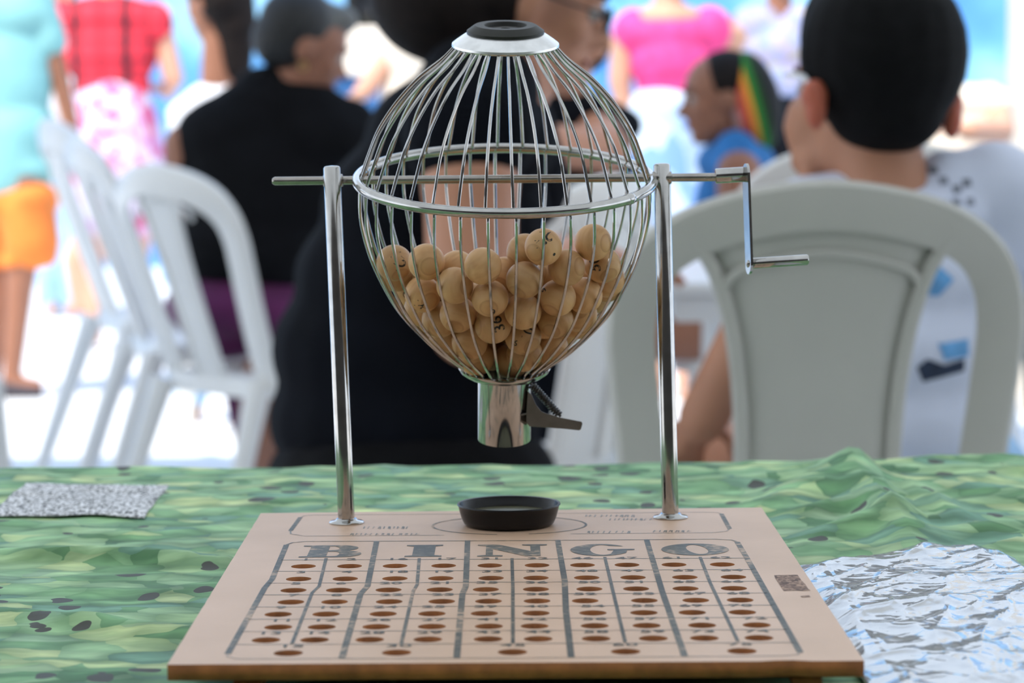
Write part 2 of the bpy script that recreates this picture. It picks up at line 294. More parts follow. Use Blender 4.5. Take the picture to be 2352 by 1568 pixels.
def bm_lathe(bm, prof, T=Matrix(), seg=48, mi=0, close=False):
    rings = []
    for (r, z) in prof:
        if r < 1e-6: rings.append([bm.verts.new(T @ Vector((0, 0, z)))])
        else: rings.append([bm.verts.new(T @ Vector((r*math.cos(2*PI*k/seg), r*math.sin(2*PI*k/seg), z))) for k in range(seg)])
    idx = range(len(rings)) if close else range(len(rings)-1)
    for i in idx:
        a, b = rings[i], rings[(i+1) % len(rings)]
        for k in range(seg):
            k2 = (k+1) % seg
            if len(a) == 1 and len(b) == 1: continue
            if len(a) == 1: f = bm.faces.new((a[0], b[k2], b[k]))
            elif len(b) == 1: f = bm.faces.new((a[k], a[k2], b[0]))
            else: f = bm.faces.new((a[k], a[k2], b[k2], b[k]))
            f.material_index = mi
def bm_box(bm, lo, hi, T=Matrix(), mi=0):
    vs = [bm.verts.new(T @ Vector((x, y, z))) for x in (lo[0], hi[0]) for y in (lo[1], hi[1]) for z in (lo[2], hi[2])]
    for f in ((0, 1, 3, 2), (4, 6, 7, 5), (0, 4, 5, 1), (2, 3, 7, 6), (0, 2, 6, 4), (1, 5, 7, 3)):
        bm.faces.new([vs[i] for i in f]).material_index = mi
def bevel(o, w, seg=2, ang=35):
    b = o.modifiers.new('bevel', 'BEVEL'); b.width = w; b.segments = seg; b.limit_method = 'ANGLE'; b.angle_limit = math.radians(ang)
def evald(o):
    dg = bpy.context.evaluated_depsgraph_get(); dg.update(); e = o.evaluated_get(dg)
    return bpy.data.meshes.new_from_object(e, depsgraph=dg)
def frame(z, x=None):
    z = z.normalized(); x = (x or Vector((1, 0, 0))); x = (x - z*x.dot(z)).normalized(); y = z.cross(x)
    return Matrix((x, y, z)).transposed()
def copy_tree(o, parent=None):
    c = o.copy(); C.objects.link(c)
    if parent is not None: c.parent = parent
    for ch in list(o.children): copy_tree(ch, c)
    return c
def text_mesh(s, size=1, sx=1.0):
    cu = bpy.data.curves.new('t', 'FONT'); cu.body = s; cu.size = size; cu.align_x = 'CENTER'; cu.align_y = 'CENTER'; cu.resolution_u = 3; cu.offset = .012*size
    o = bpy.data.objects.new('t', cu); C.objects.link(o); me = evald(o)
    bpy.data.objects.remove(o); bpy.data.curves.remove(cu)
    vs = [(v.co.x*sx, v.co.y) for v in me.vertices]; fs = [tuple(p.vertices) for p in me.polygons]
    bpy.data.meshes.remove(me); return vs, fs
def poly_mesh(loops):
    """filled 2-D shape with holes -> verts, faces"""
    cu = bpy.data.curves.new('p', 'CURVE'); cu.dimensions = '2D'; cu.fill_mode = 'BOTH'
    for lp in loops:
        s = cu.splines.new('POLY'); s.points.add(len(lp)-1); s.use_cyclic_u = True
        for q, (x, y) in zip(s.points, lp): q.co = (x, y, 0, 1)
    o = bpy.data.objects.new('p', cu); C.objects.link(o); me = evald(o)
    bpy.data.objects.remove(o); bpy.data.curves.remove(cu)
    vs = [(v.co.x, v.co.y) for v in me.vertices]; fs = [tuple(p.vertices) for p in me.polygons]
    bpy.data.meshes.remove(me); return vs, fs
def ell(cx, cy, rx, ry, n=28, a0=0, a1=2*PI, tilt=0, end=False):
    out = []
    for k in range(n + (1 if end else 0)):
        a = a0 + (a1-a0)*k/n; x, y = rx*math.cos(a), ry*math.sin(a)
        out.append((cx + x*math.cos(tilt) - y*math.sin(tilt), cy + x*math.sin(tilt) + y*math.cos(tilt)))
    return out
# ================================================================ SETTING
def struct(name, bm, m, smooth=False):
    o = from_bm(name, bm, m, None, smooth); o['kind'] = 'structure'; return o
M['floor'] = mat('pale_concrete', (.74, .74, .73), .8, var=.05, scale=1.5)
bm = bmesh.new(); bm_box(bm, (-14, -6, -.1), (14, 18, 0)); struct('floor', bm, M['floor'])
m, nt, b = nodes('painted_blue_wall'); b.inputs['Roughness'].default_value = .8
tc = nt.nodes.new('ShaderNodeTexCoord'); n = nt.nodes.new('ShaderNodeTexNoise'); n.inputs['Scale'].default_value = 1.1; n.inputs['Detail'].default_value = 3; lk(nt, tc.outputs['Object'], n.inputs['Vector'])
r = ramp(nt, [(.35, (.05, .19, .46)), (.5, (.10, .30, .58)), (.62, (.26, .50, .68))]); lk(nt, n.outputs['Fac'], r.inputs['Fac']); lk(nt, r.outputs['Color'], b.inputs['Base Color'])
bm = bmesh.new(); bm_box(bm, (-14, 17.6, 0), (14, 17.9, 4.2)); struct('wall_back', bm, m)
M['canopy'] = mat('translucent_canopy_sheet', (.62, .62, .60), .8)
nt = M['canopy'].node_tree; tl = nt.nodes.new('ShaderNodeBsdfTranslucent'); tl.inputs['Color'].default_value = (.80, .80, .78, 1); ms = nt.nodes.new('ShaderNodeMixShader'); ms.inputs['Fac'].default_value = .6
lk(nt, nt.nodes['Principled BSDF'].outputs[0], ms.inputs[1]); lk(nt, tl.outputs[0], ms.inputs[2]); lk(nt, ms.outputs[0], nt.nodes['Material Output'].inputs['Surface'])
bm = bmesh.new(); bm_box(bm, (-9, -3.0, 0), (9, -2.9, 3.19)); struct('added_light_blocker', bm, mat('dull_brown_blocker', (.06, .05, .042), .85, var=.1, scale=2))  # unseen dark slab added behind the camera to cut light and darken chrome reflections
bm = bmesh.new(); bm_box(bm, (-9, -3.0, 3.2), (9, 5.75, 3.202)); struct('ceiling', bm, M['canopy'])

# ================================================================ TABLE, CLOTH
TZ = .750
tab = thing('folding_table', 'long table hidden under the green leaf-print tablecloth', 'table', (0, 1.25, 0))
bm = bmesh.new(); bm_box(bm, (-.9, -.52, TZ-.035), (.9, .49, TZ-.006)); o = from_bm('tabletop', bm, M['tablew'], tab, False); bevel(o, .004)
for sx in (-1, 1):
    for sy in (-1, 1):
        bm = bmesh.new(); bm_tube(bm, [(sx*.78, sy*.42, TZ-.035), (sx*.80, sy*.44, .0)], .014, 14); from_bm('leg', bm, M['leverm'], tab)
def ridge(x, y, ax, ay, bx, by, w):
    dx, dy = bx-ax, by-ay; L2 = dx*dx+dy*dy; t = max(0, min(1, ((x-ax)*dx+(y-ay)*dy)/L2)); d = math.hypot(x-ax-t*dx, y-ay-t*dy)
    return math.exp(-(d/w)**2) * (1 - .5*abs(t-.5))
RID = []
def addr(p1, p2, w, h, z=.755):
    a = PZ(*p1, z); b_ = PZ(*p2, z); RID.append((a.x, a.y, b_.x, b_.y, w, h))
addr((1960, 1085), (2130, 1290), .014, .0085); addr((1960, 1085), (1780, 1150), .02, .006); addr((1640, 1098), (1960, 1083), .02, .004)
addr((2090, 1120), (2200, 1180), .010, .005); addr((2060, 1190), (1900, 1215), .012, .005); addr((2040, 1140), (1860, 1170), .010, .004)
addr((0, 1262), (500, 1278), .010, .0045); addr((0, 1395), (440, 1440), .012, .0035); addr((2130, 1225), (2352, 1200), .012, .0035)
addr((2150, 1110), (2352, 1130), .013, .003); addr((0, 1190), (300, 1215), .014, .002); addr((420, 1130), (760, 1150), .016, .002); addr((2200, 1260), (2352, 1235), .008, .004)
bo = [PB(372, 1535), PB(1996, 1530), PB(1756, 1160), PB(590, 1172)]
def under_board(x, y, mg=.0):
    return bo[0].y-mg < y < bo[2].y+mg and -.165-mg < x < .165+mg
def cloth_h(x, y):
    z = TZ
    s = 1.0 if x > .16 else .55
    z += .0030*s*(noise.noise(Vector((x*7, y*11, 3.1)))+.3)
    n1 = 1-abs(noise.noise(Vector((x*9+y*5, y*17-x*4, 7.7)))); z += (.0055 if x > .16 else .0035)*s*max(0, n1-.72)/.28*(.6+.4*noise.noise(Vector((x*3, y*3, 1))))
    n2 = 1-abs(noise.noise(Vector((x*22-y*9, y*34, 1.7)))); z += .0012*s*n2*n2
    for (ax, ay, bx, by, w, h) in RID: z += 1.5*h*ridge(x, y, ax, ay, bx, by, w)
    if x > .12: k_ = max(0, min(1, (y-1.37)/.05)); k_ = 1-(1-k_)*min(1, (x-.12)/.03); z = TZ+.001+(z-TZ-.001)*(.25+.75*k_)
    if under_board(x, y, .03):
        e = min(1, max(0, (max(abs(x)-.165, 0))/.03 + max(bo[0].y-y, y-bo[2].y, 0)/.03)); z = min(z, TZ+.0055 + .02*e*e)
    return z
bm = bmesh.new(); NX, NY = 260, 190; x0, x1, y0, y1 = -.95, .95, .70, 1.752; G = []
for j in range(NY+1):
    y = y0 + (y1-y0)*j/NY; G.append([bm.verts.new((x0+(x1-x0)*i/NX, y, cloth_h(x0+(x1-x0)*i/NX, y))) for i in range(NX+1)])
def skirt(row, nx, ny, depth=.28):
    rows = [row]
    for k in range(1, 9):
        t = k/8; new = []
        for i, v in enumerate(row):
            a = .010*math.sin(i*.19)+.006*math.sin(i*.53+1); off = .012*min(1, t*3)+a*t
            new.append(bm.verts.new((v.co.x+nx*off, v.co.y+ny*off, v.co.z - depth*t - (0 if t else 0))))
        rows.append(new)
    return rows
for j in range(NY):
    for i in range(NX): bm.faces.new((G[j][i], G[j][i+1], G[j+1][i+1], G[j+1][i]))
for row, nx, ny in ((G[NY], 0, 1), (G[0], 0, -1), ([g[0] for g in G], -1, 0), ([g[-1] for g in G], 1, 0)):
    R_ = skirt(row, nx, ny)
    for a in range(8):
        for i in range(len(row)-1): bm.faces.new((R_[a][i], R_[a][i+1], R_[a+1][i+1], R_[a+1][i]))
cl = from_bm('tablecloth', bm, M['cloth']); tag(cl, 'wrinkled green leaf-print tablecloth covering the front table', 'tablecloth')

# paper sheet
def sheet(name, corners, N, hfun, m, th=.0003):
    bm = bmesh.new(); g = []
    for j in range(N+1):
        r_ = []
        for i in range(N+1):
            u, v = i/N, j/N; p = corners[0]*(1-u)*(1-v)+corners[1]*u*(1-v)+corners[2]*u*v+corners[3]*(1-u)*v
            r_.append(bm.verts.new((p.x, p.y, hfun(p.x, p.y, u, v))))
        g.append(r_)
    for j in range(N):
        for i in range(N): bm.faces.new((g[j][i], g[j][i+1], g[j+1][i+1], g[j+1][i]))
    o = from_bm(name, bm, m); s = o.modifiers.new('thickness', 'SOLIDIFY'); s.thickness = th; s.offset = 1; return o
cs = [PZ(-30, 1166, .757), PZ(331, 1168, .757), PZ(388, 1095, .757), PZ(60, 1096, .757)]
hm = max(cloth_h(cs[0].x+(cs[1].x-cs[0].x)*i/8, cs[1].y+(cs[2].y-cs[1].y)*j/8) for i in range(9) for j in range(9))
pp = sheet('printed_paper', cs, 24, lambda x, y, u, v: max(cloth_h(x, y)+.0008, hm-.0012)+.0008*math.sin(u*3+v*2), M['paper'])
tag(pp, 'grey densely printed paper sheet lying at the far left of the tablecloth', 'paper')

# clear plastic bag (two crinkled films, sealed edge)
bz = .757
outline = [PZ(1880, 1640, bz), PZ(1840, 1400, bz), PZ(1800, 1292, bz), PZ(1960, 1272, bz), PZ(2110, 1256, bz), PZ(2240, 1250, bz), PZ(2300, 1256, bz), PZ(2352, 1290, bz), PZ(2480, 1380, bz), PZ(2620, 1480, bz), PZ(2600, 1640, bz)]
outline = [Vector((max(p.x, .1445), p.y)) for p in outline]
cx = sum(p.x for p in outline)/len(outline); cy = sum(p.y for p in outline)/len(outline)
dense = []
for i in range(len(outline)):
    a, b_ = outline[i], outline[(i+1) % len(outline)]; k = max(6, int((b_-a).length/.0025))
    dense += [a.lerp(b_, t/k) for t in range(k)]
def crk(x, y):
    p = Vector((x*22-y*8, y*8+x*6, .3)); a = 1-abs(noise.noise(p)); q = Vector((x*48-y*22, y*16+x*22, 5)); c = 1-abs(noise.noise(q))
    q2 = Vector((x*90+y*40, y*110, 9)); return .0020*a**7 + .0010*c**7 + .0002*(1-abs(noise.noise(q2)))**3
bm = bmesh.new(); NR = 80; rows_t = []; rows_b = []
for k in range(NR+1):
    t = 1-(k/NR); rt = []; rb = []
    for p in dense:
        x, y = cx+(p.x-cx)*t, cy+(p.y-cy)*t; e = min(1, (1-t)*6); base = cloth_h(x, y)+.0020
        h = base + .0018 + .0035*e + crk(x, y)*(.35+.65*e)
        rt.append((x, y, h)); rb.append((x, y, base+.0006))
    rows_t.append([bm.verts.new(q) for q in rt]); rows_b.append([bm.verts.new(q) for q in rb] if k % 8 == 0 else None)
def stitch(A, B, bm):
    n = len(A)
    for i in range(n): bm.faces.new((A[i], A[(i+1) % n], B[(i+1) % n], B[i]))
for k in range(NR-1): stitch(rows_t[k], rows_t[k+1], bm)
bm.faces.new(rows_t[NR-1])
bb = [r_ for r_ in rows_b if r_]
for k in range(len(bb)-2): stitch(bb[k], bb[k+1], bm)
bm.faces.new(bb[-2]); stitch(rows_t[0], bb[0], bm)
bmesh.ops.delete(bm, geom=[v for v in bm.verts if not v.link_faces], context='VERTS')
bg = from_bm('plastic_bag', bm, M['bag']); tag(bg, 'clear crinkled plastic bag lying flat right of the bingo board', 'plastic bag')

# ================================================================ BINGO MACHINE
bm_c = PB(1176, 1345)
mach = thing('bingo_machine', 'tabletop bingo machine: chrome wire cage on two poles over a drilled number board', 'bingo machine', (0, bm_c.y, TZ+.0065))
OFF = Vector(mach.location)
def sub(v): return Vector(v) - OFF
def rel(bm): bmesh.ops.translate(bm, verts=bm.verts, vec=-OFF)
# board plate with 75 through holes
c0, c1, c2, c3 = PB(384, 1526), PB(1985, 1517), PB(1749, 1165), PB(599, 1178)
rows = [(1298, [697, 803, 907.5, 1019, 1125, 1233.5, 1338, 1440, 1548, 1659]), (1327, [686, 793, 907, 1012.5, 1128, 1231, 1347.5, 1454, 1573, 1684.6]),
        (1353, [674, 778.6, 892.5, 1010, 1116, 1231, 1353.6, 1461, 1574.6, 1685.6]), (1380, [668, 768.6, 894, 1014.6, 1122, 1233.5, 1344, 1480, 1598, 1700]),
        (1408, [639, 749, 880, 992, 1112.5, 1231, 1361.7, 1479, 1590, 1705]), (1437.5, [639, 739, 864.6, 992, 1123, 1228, 1366, 1485, 1612.6, 1738]),
        (1467, [611, 722.5, 849, 982.5, 1121, 1236, 1369, 1500.6, 1617.7, 1743]), (1497, [662, 911, 1177, 1437, 1704])]
holes = []
for k, (y, xs) in enumerate(rows):
    for x in xs: holes.append(PB(x, y - (x-1176)*.0045))
outer = []
N_ = 40
for a, b_ in ((c0, c1), (c1, c2), (c2, c3), (c3, c0)):
    for t in range(N_):
        p = a.lerp(b_, t/N_)
        q = Vector((p.x + .00025*noise.noise(Vector((t*.9, a.x*50, 1))), p.y + .00025*noise.noise(Vector((t*.9, a.y*50, 4)))))
        outer.append((q.x, q.y))
chip = PB(1800, 1520)
outer = [(x, y + (.0018 if abs(x-chip.x) < .008 and y < c0.y+.004 else 0)) for x, y in outer]
cu = bpy.data.curves.new('plate', 'CURVE'); cu.dimensions = '2D'; cu.fill_mode = 'BOTH'; cu.extrude = .00325
for lp in [outer] + [ell(h.x, h.y, .0061, .0061, 28) for h in holes]:
    s = cu.splines.new('POLY'); s.points.add(len(lp)-1); s.use_cyclic_u = True
    for q, (x, y) in zip(s.points, lp): q.co = (x, y, 0, 1)
tmp = bpy.data.objects.new('plate', cu); C.objects.link(tmp); me = evald(tmp); bpy.data.objects.remove(tmp); bpy.data.curves.remove(cu)
bm = bmesh.new(); bm.from_mesh(me); bpy.data.meshes.remove(me)
bmesh.ops.translate(bm, verts=bm.verts, vec=(0, 0, BZ-.00325))
bmesh.ops.remove_doubles(bm, verts=bm.verts, dist=1e-6)
for f in bm.faces:
    f.normal_update(); f.material_index = 0 if f.calc_center_median().z > BZ-.0001 else 1
# backing sheet closing the holes (same glued board)
bx0, bx1 = min(c0.x, c3.x)+.03, max(c1.x, c2.x)-.03
vs = [bm.verts.new((p.x*.97, p.y + (.01 if p.y < bm_c.y else -.01), BZ-.0067)) for p in (c0, c1, c2, c3)]; f = bm.faces.new(vs); f.material_index = 1
vs = [bm.verts.new((p.x*.97, p.y + (.01 if p.y < bm_c.y else -.01), BZ-.0088)) for p in (c0, c1, c2, c3)]; f = bm.faces.new(vs[::-1]); f.material_index = 1
ZI = BZ+.00012
def add2d(vs, fs, mi, T):
    v = [bm.verts.new(T(x, y)) for x, y in vs]
    for f in fs:
        try:
            ff = bm.faces.new([v[i] for i in f]); ff.material_index = mi; ff.normal_update()
            if ff.normal.z < 0: ff.normal_flip()
        except ValueError: pass
def line(pts, w, mi, z=ZI):
    """polyline on the board, w metres wide"""
    P = [PB(*p) if not isinstance(p, Vector) else p for p in pts]; L = []; R_ = []
    for i, p in enumerate(P):
        d = (P[min(i+1, len(P)-1)] - P[max(i-1, 0)]); d.z = 0; d.normalize(); nn = Vector((-d.y, d.x, 0))*w/2
        L.append(bm.verts.new((p.x+nn.x, p.y+nn.y, z))); R_.append(bm.verts.new((p.x-nn.x, p.y-nn.y, z)))
    for i in range(len(P)-1):
        f = bm.faces.new((L[i], L[i+1], R_[i+1], R_[i])); f.material_index = mi; f.normal_update()
        if f.normal.z < 0: f.normal_flip()
HW, LW = .0028, .0016
line([(658, 1251), (625, 1330), (608, 1350), (523, 1502)], HW, 2)
line([(1693, 1244), (1716, 1282), (1838, 1498)], HW, 2)
for p in ([(865, 1243), (844, 1346), (828, 1364), (785, 1512)], [(1074, 1241), (1070, 1346), (1062, 1364), (1049, 1512)], [(1281, 1240), (1297, 1333), (1300, 1404), (1312, 1510)], [(1485, 1239), (1521, 1358), (1573, 1508)]): line(p, HW, 2, ZI+.00003)
for p in ([(749, 1282), (733, 1346), (717, 1361), (671, 1478)], [(963, 1282), (958, 1343), (949, 1357), (922, 1478)], [(1176, 1282), (1178, 1350), (1178, 1477)], [(1389, 1279), (1408, 1358), (1436, 1475)], [(1608, 1279), (1631, 1338), (1695, 1473)]): line(p, LW, 2, ZI+.00003)
for y, xa, xb in ((1284, 645, 1718), (1310, 632, 1732), (1337, 615, 1748), (1364, 602, 1762), (1392, 586, 1778), (1420, 570, 1793), (1448, 554, 1810), (1478, 537, 1827)):
    line([(xa, y+2), (xb, y-2.5)], .0010, 3)
def arcline(pts, w, mi): line(pts, w, mi)
line([(658, 1251), (672, 1246), (700, 1243.5), (1176, 1241.5), (1640, 1238), (1680, 1240), (1693, 1244)], .0012, 2)
line([(523, 1502), (522, 1508), (545, 1513), (1176, 1511), (1800, 1506), (1832, 1503), (1838, 1498)], .0009, 3)
# top strip frame and the ring round the dish
line([(690, 1188), (667, 1219)], .0024, 2); line([(1657, 1180), (1676, 1214)], .0024, 2)
line([(690, 1188), (700, 1184), (720, 1182.5), (1176, 1179.5), (1620, 1176), (1648, 1177), (1657, 1180)], .0007, 3)
line([(667, 1219), (668, 1226), (700, 1231), (1020, 1229)], .0009, 3); line([(1310, 1226), (1640, 1223), (1668, 1220), (1676, 1214)], .0008, 3)
rc = PB(1170, 1206)
line([Vector((rc.x+.0412*math.cos(a), rc.y+.031*math.sin(a), 0)) for a in [PI*.62+ (1.9*PI-.24*PI)*k/50 for k in range(26)]][3:], .0013, 2)
line([Vector((rc.x+.0412*math.cos(a), rc.y+.031*math.sin(a), 0)) for a in [-.42*PI+.8*PI*k/24 for k in range(25)]], .0013, 2)
# faded small print (worn beyond reading)
for (xa, xb, y, hh) in ((835, 945, 1212, 3.0), (805, 960, 1227, 2.2), (1345, 1460, 1185, 2.6), (1400, 1500, 1193, 2.6), (1350, 1450, 1222, 2.6), (1500, 1580, 1220, 2.2)):
    x = xa
    while x < xb:
        w_ = random.uniform(5, 11); a = PB(x, y+hh); b_ = PB(x+w_, y-hh)
        k = random.choice((0, 1, 2))
        line([(x, y+hh*random.uniform(.4, 1)), (x+w_*.4, y-hh)], .0007, 3); 
        if k: line([(x+w_*.2, y), (x+w_, y-hh*.2*k)], .0006, 3)
        if k > 1: line([(x+w_*.8, y-hh), (x+w_*.7, y+hh)], .0007, 3)
        x += w_+random.uniform(2, 7)
# fat-faced letters: verts in a unit box, x 0..1, y 0..1
def shapeB():
    o_ = [(0, 0), (0, .07), (.13, .10), (.13, .90), (0, .93), (0, 1), (.62, 1)] + ell(.62, .76, .30, .24, 10, PI/2, -PI/2+.35) + [(.80, .53)] + ell(.66, .27, .34, .27, 12, PI/2-.4, -PI/2) + [(.66, 0)]
    return [o_, [(.44, .92), (.54, .92)] + ell(.54, .73, .07, .15, 8, PI/2, -PI/2) + [(.44, .57)], [(.44, .46), (.56, .46)] + ell(.56, .27, .08, .19, 8, PI/2, -PI/2) + [(.44, .08)]]
shapeI = [[(0, 0), (0, .08), (.2, .12), (.2, .88), (0, .92), (0, 1), (1, 1), (1, .92), (.8, .88), (.8, .12), (1, .08), (1, 0)]]
shapeN = [[(0, 0), (0, .08), (.12, .12), (.12, .88), (0, .92), (0, 1), (.30, 1), (.76, .42), (.76, .88), (.64, .92), (.64, 1), (1, 1), (1, .92), (.90, .88), (.90, 0), (.68, 0), (.22, .62), (.22, .12), (.36, .08), (.36, 0)]]
shapeG = [ell(.48, .5, .48, .5, 30, .55, 2*PI-.75, end=True) + [(.80, .34), (.72, .36), (.72, .48), (1.02, .50), (1.02, .42), (.94, .40), (.92, .04), (.84, .04), (.80, .12), (.70, .06)] + ell(.52, .5, .20, .43, 22, 2*PI-.9, .75, end=True)]
shapeG = [ell(.48, .5, .48, .5, 30, .62, 2*PI-.55, end=True) + [(.92, .46), (1.04, .48), (1.04, .56), (.60, .56), (.60, .48), (.70, .46)] + ell(.52, .5, .20, .42, 20, 2*PI-.9, .95, end=True)]
shapeO = [ell(.5, .5, .5, .5, 40), ell(.53, .5, .15, .40, 28, tilt=.12)]
for shp, xl, xr in ((shapeB(), 692, 832), (shapeI, 932, 1016), (shapeN, 1097, 1257), (shapeG, 1310, 1452), (shapeO, 1519, 1674)):
    vs, fs = poly_mesh(shp); yb, yt = 1277.5, 1250.5
    xm = (xl+xr)/2; k = (xm-1176)
    pl, pr = PB(xl, 1264-(xl-1176)*.005), PB(xr, 1264-(xr-1176)*.005); y_b, y_t = PB(xm, yb-k*.005).y, PB(xm, yt-k*.005).y
    add2d(vs, fs, 2, lambda x, y: (pl.x+(pr.x-pl.x)*x, y_b+(y_t-y_b)*y, ZI+.00004))
# numbers 1..75
num = 0; cols = ['B', 'I', 'N', 'G', 'O']; seq = {}
for k, (y, xs) in enumerate(rows):
    for i, x in enumerate(xs):
        if k < 7: n_ = (i//2)*15 + k*2 + (i % 2) + 1
        else: n_ = i*15+15
        vs, fs = text_mesh(str(n_), .0082, 1.35 if n_ > 9 else 1.3)
        p = PB(x + (2 if n_ > 9 else 0) - (x-1176)*.012, y-15.2-(x-1176)*.0045)
        add2d(vs, fs, 4, lambda a, c_: (p.x+a, p.y+c_, ZI+.00004))
# dark stain near the right edge
st = [(1778, 1321), (1832, 1320), (1840, 1332), (1850, 1342), (1856, 1352), (1862, 1356), (1846, 1357), (1826, 1356), (1800, 1357), (1792, 1345), (1782, 1330)]
vs, fs = poly_mesh([[(PB(*q).x, PB(*q).y) for q in st]]); add2d(vs, fs, 5, lambda x, y: (x, y, ZI))
st = [(1838, 1369), (1858, 1367), (1862, 1371), (1842, 1372)]
vs, fs = poly_mesh([[(PB(*q).x, PB(*q).y) for q in st]]); add2d(vs, fs, 5, lambda x, y: (x, y, ZI))
rel(bm)
me = bpy.data.meshes.new('number_board'); bm.to_mesh(me); bm.free()
M['numink'] = mat('small_number_ink', (.13, .12, .10), .5, var=.35, scale=120, spec=.2)
bd = link('number_board', me, [M['board'], M['raw'], M['ink'], M['thin'], M['numink'], M['stain']], mach, False)
bd['label'] = 'pinkish tan board printed BINGO with 75 drilled holes'
for xs in (-1, 1):
    bm = bmesh.new(); x = (-.1085 if xs < 0 else .1185); bm_box(bm, (x-.006, c0.y+.006, TZ+.0065), (x+.006, c2.y-.02, BZ-.0088)); rel(bm); o = from_bm('board_foot', bm, M['raw'], mach, False); bevel(o, .001)
# poles
def pole(base_px, top_px):
    b0 = PB(*base_px); t0 = W(top_px[0], top_px[1], b0.y - .002); d = (t0-b0).normalized(); L = (t0-b0).length
    T = Matrix.Translation(b0) @ frame(d).to_4x4(); r = .00455
    bm = bmesh.new(); bm_lathe(bm, [(0, .0012), (r, .0012), (r, L-.0012), (r-.0006, L-.0003), (r-.0015, L), (0, L+.0003)], T, 32); rel(bm); o = from_bm('pole', bm, M['chrome'], mach)
    bevel(o, .0002, 1, 50)
    bm = bmesh.new(); T2 = Matrix.Translation(b0)
    bm_lathe(bm, [(0, 0), (.0094, 0), (.0095, .0006), (.0088, .0013), (.0062, .0017), (.0054, .0026), (0, .0026)], T2, 40); rel(bm)
    from_bm('base_flange', bm, M['chrome'], o)
    return b0, d
pL = pole((796, 1201), (762, 381)); pR = pole((1540, 1189), (1520, 375))
CEN = W(1160, 411, 1.385)
AX = Vector((.01198, -.19766, .98020)).normalized()
# axle along x
aL, aR = W(625, 414.5, 1.385), W(1652, 405.5, 1.385); ad = (aR-aL).normalized(); aL = CEN + ad*((aL-CEN).dot(ad)); aR = CEN + ad*((aR-CEN).dot(ad))
bm = bmesh.new(); bm_tube(bm, [aL, aL+ad*.0006, aL+ad*.0015, aR], [.0012, .0018, .00225, .00225], 20); rel(bm); ax_o = from_bm('axle', bm, M['axle'], mach)
# bearing collars on the poles
for q, s_ in ((pL, 1), (pR, -1)):
    pc = CEN + ad*((q[0]+q[1]*.19-CEN).dot(ad)); bm = bmesh.new(); bm_tube(bm, [pc-ad*.0052, pc-ad*.0049, pc+ad*.0049, pc+ad*.0052], [.0030, .0034, .0034, .0030], 20); rel(bm); from_bm('bearing_collar', bm, M['axle'], mach)
# cage frame transform : local z = cage axis, local x ~ axle
CF = Matrix.Translation(CEN) @ frame(AX, ad).to_4x4()
k2 = 1.385/F
UP = [(0, 337), (60, 314), (113, 291), (172, 252), (225, 205), (265, 155), (290, 129), (306, 114)]
DN = [(0, 337), (-69, 338), (-117, 330), (-176, 313), (-235, 288), (-291, 258), (-335, 223), (-387, 172), (-428, 119), (-452, 93)]
def smooth_prof(P, n=40):
    from bisect import bisect
    hs = [p[0] for p in P]; out = []
    m_ = len(P)
    for i in range(n+1):
        t = i/n*(m_-1); k = min(int(t), m_-2); f = t-k
        p0, p1, p2, p3 = P[max(k-1, 0)], P[k], P[k+1], P[min(k+2, m_-1)]
        out.append(tuple(.5*((2*p1[c])+(-p0[c]+p2[c])*f+(2*p0[c]-5*p1[c]+4*p2[c]-p3[c])*f*f+(-p0[c]+3*p1[c]-3*p2[c]+p3[c])*f**3) for c in (0, 1)))
    return [(h/.976*k2, r_*k2) for h, r_ in out]
PU, PD = smooth_prof(UP), smooth_prof(DN)
NW = 34; rw = .00082
bm = bmesh.new(); R0 = .0795
bm_tube(bm, [CF @ Vector((R0*math.cos(2*PI*k/96), R0*math.sin(2*PI*k/96), 0)) for k in range(96)], .0028, 16, closed=True); rel(bm)
ring = from_bm('cage_ring', bm, M['chrome'], mach); ring['label'] = 'thick chrome hoop round the middle of the cage'
# small seam collar where the hoop is welded
bm = bmesh.new(); a0 = -.62; bm_tube(bm, [CF @ Vector((R0*math.cos(a0+t), R0*math.sin(a0+t), 0)) for t in (-.035, -.03, 0, .03, .035)], [.0027, .00305, .0031, .00305, .0027], 16); rel(bm); from_bm('ring_seam', bm, M['chrome'], ring)
for prof_, nm, ph in ((PU, 'upper_cage_wire', .055), (PD, 'lower_cage_wire', .055+.018)):
    for k in range(NW):
        a = 2*PI*(k+.0)/NW + ph - PI/2; jit = random.uniform(-.012, .012); kn = random.uniform(.0, .0012)
        pts = []
        for i, (h_, r_) in enumerate(prof_):
            t = i/len(prof_); aa = a + jit*math.sin(t*PI)*1.0
            rr_ = r_ - (.0022 if i == 0 else .0012) + kn*math.sin(t*2*PI)*.6
            pts.append(CF @ Vector((rr_*math.cos(aa), rr_*math.sin(aa), h_)))
        bm = bmesh.new(); bm_tube(bm, pts, rw, 8); rel(bm); from_bm(nm, bm, M['chrome'], mach)
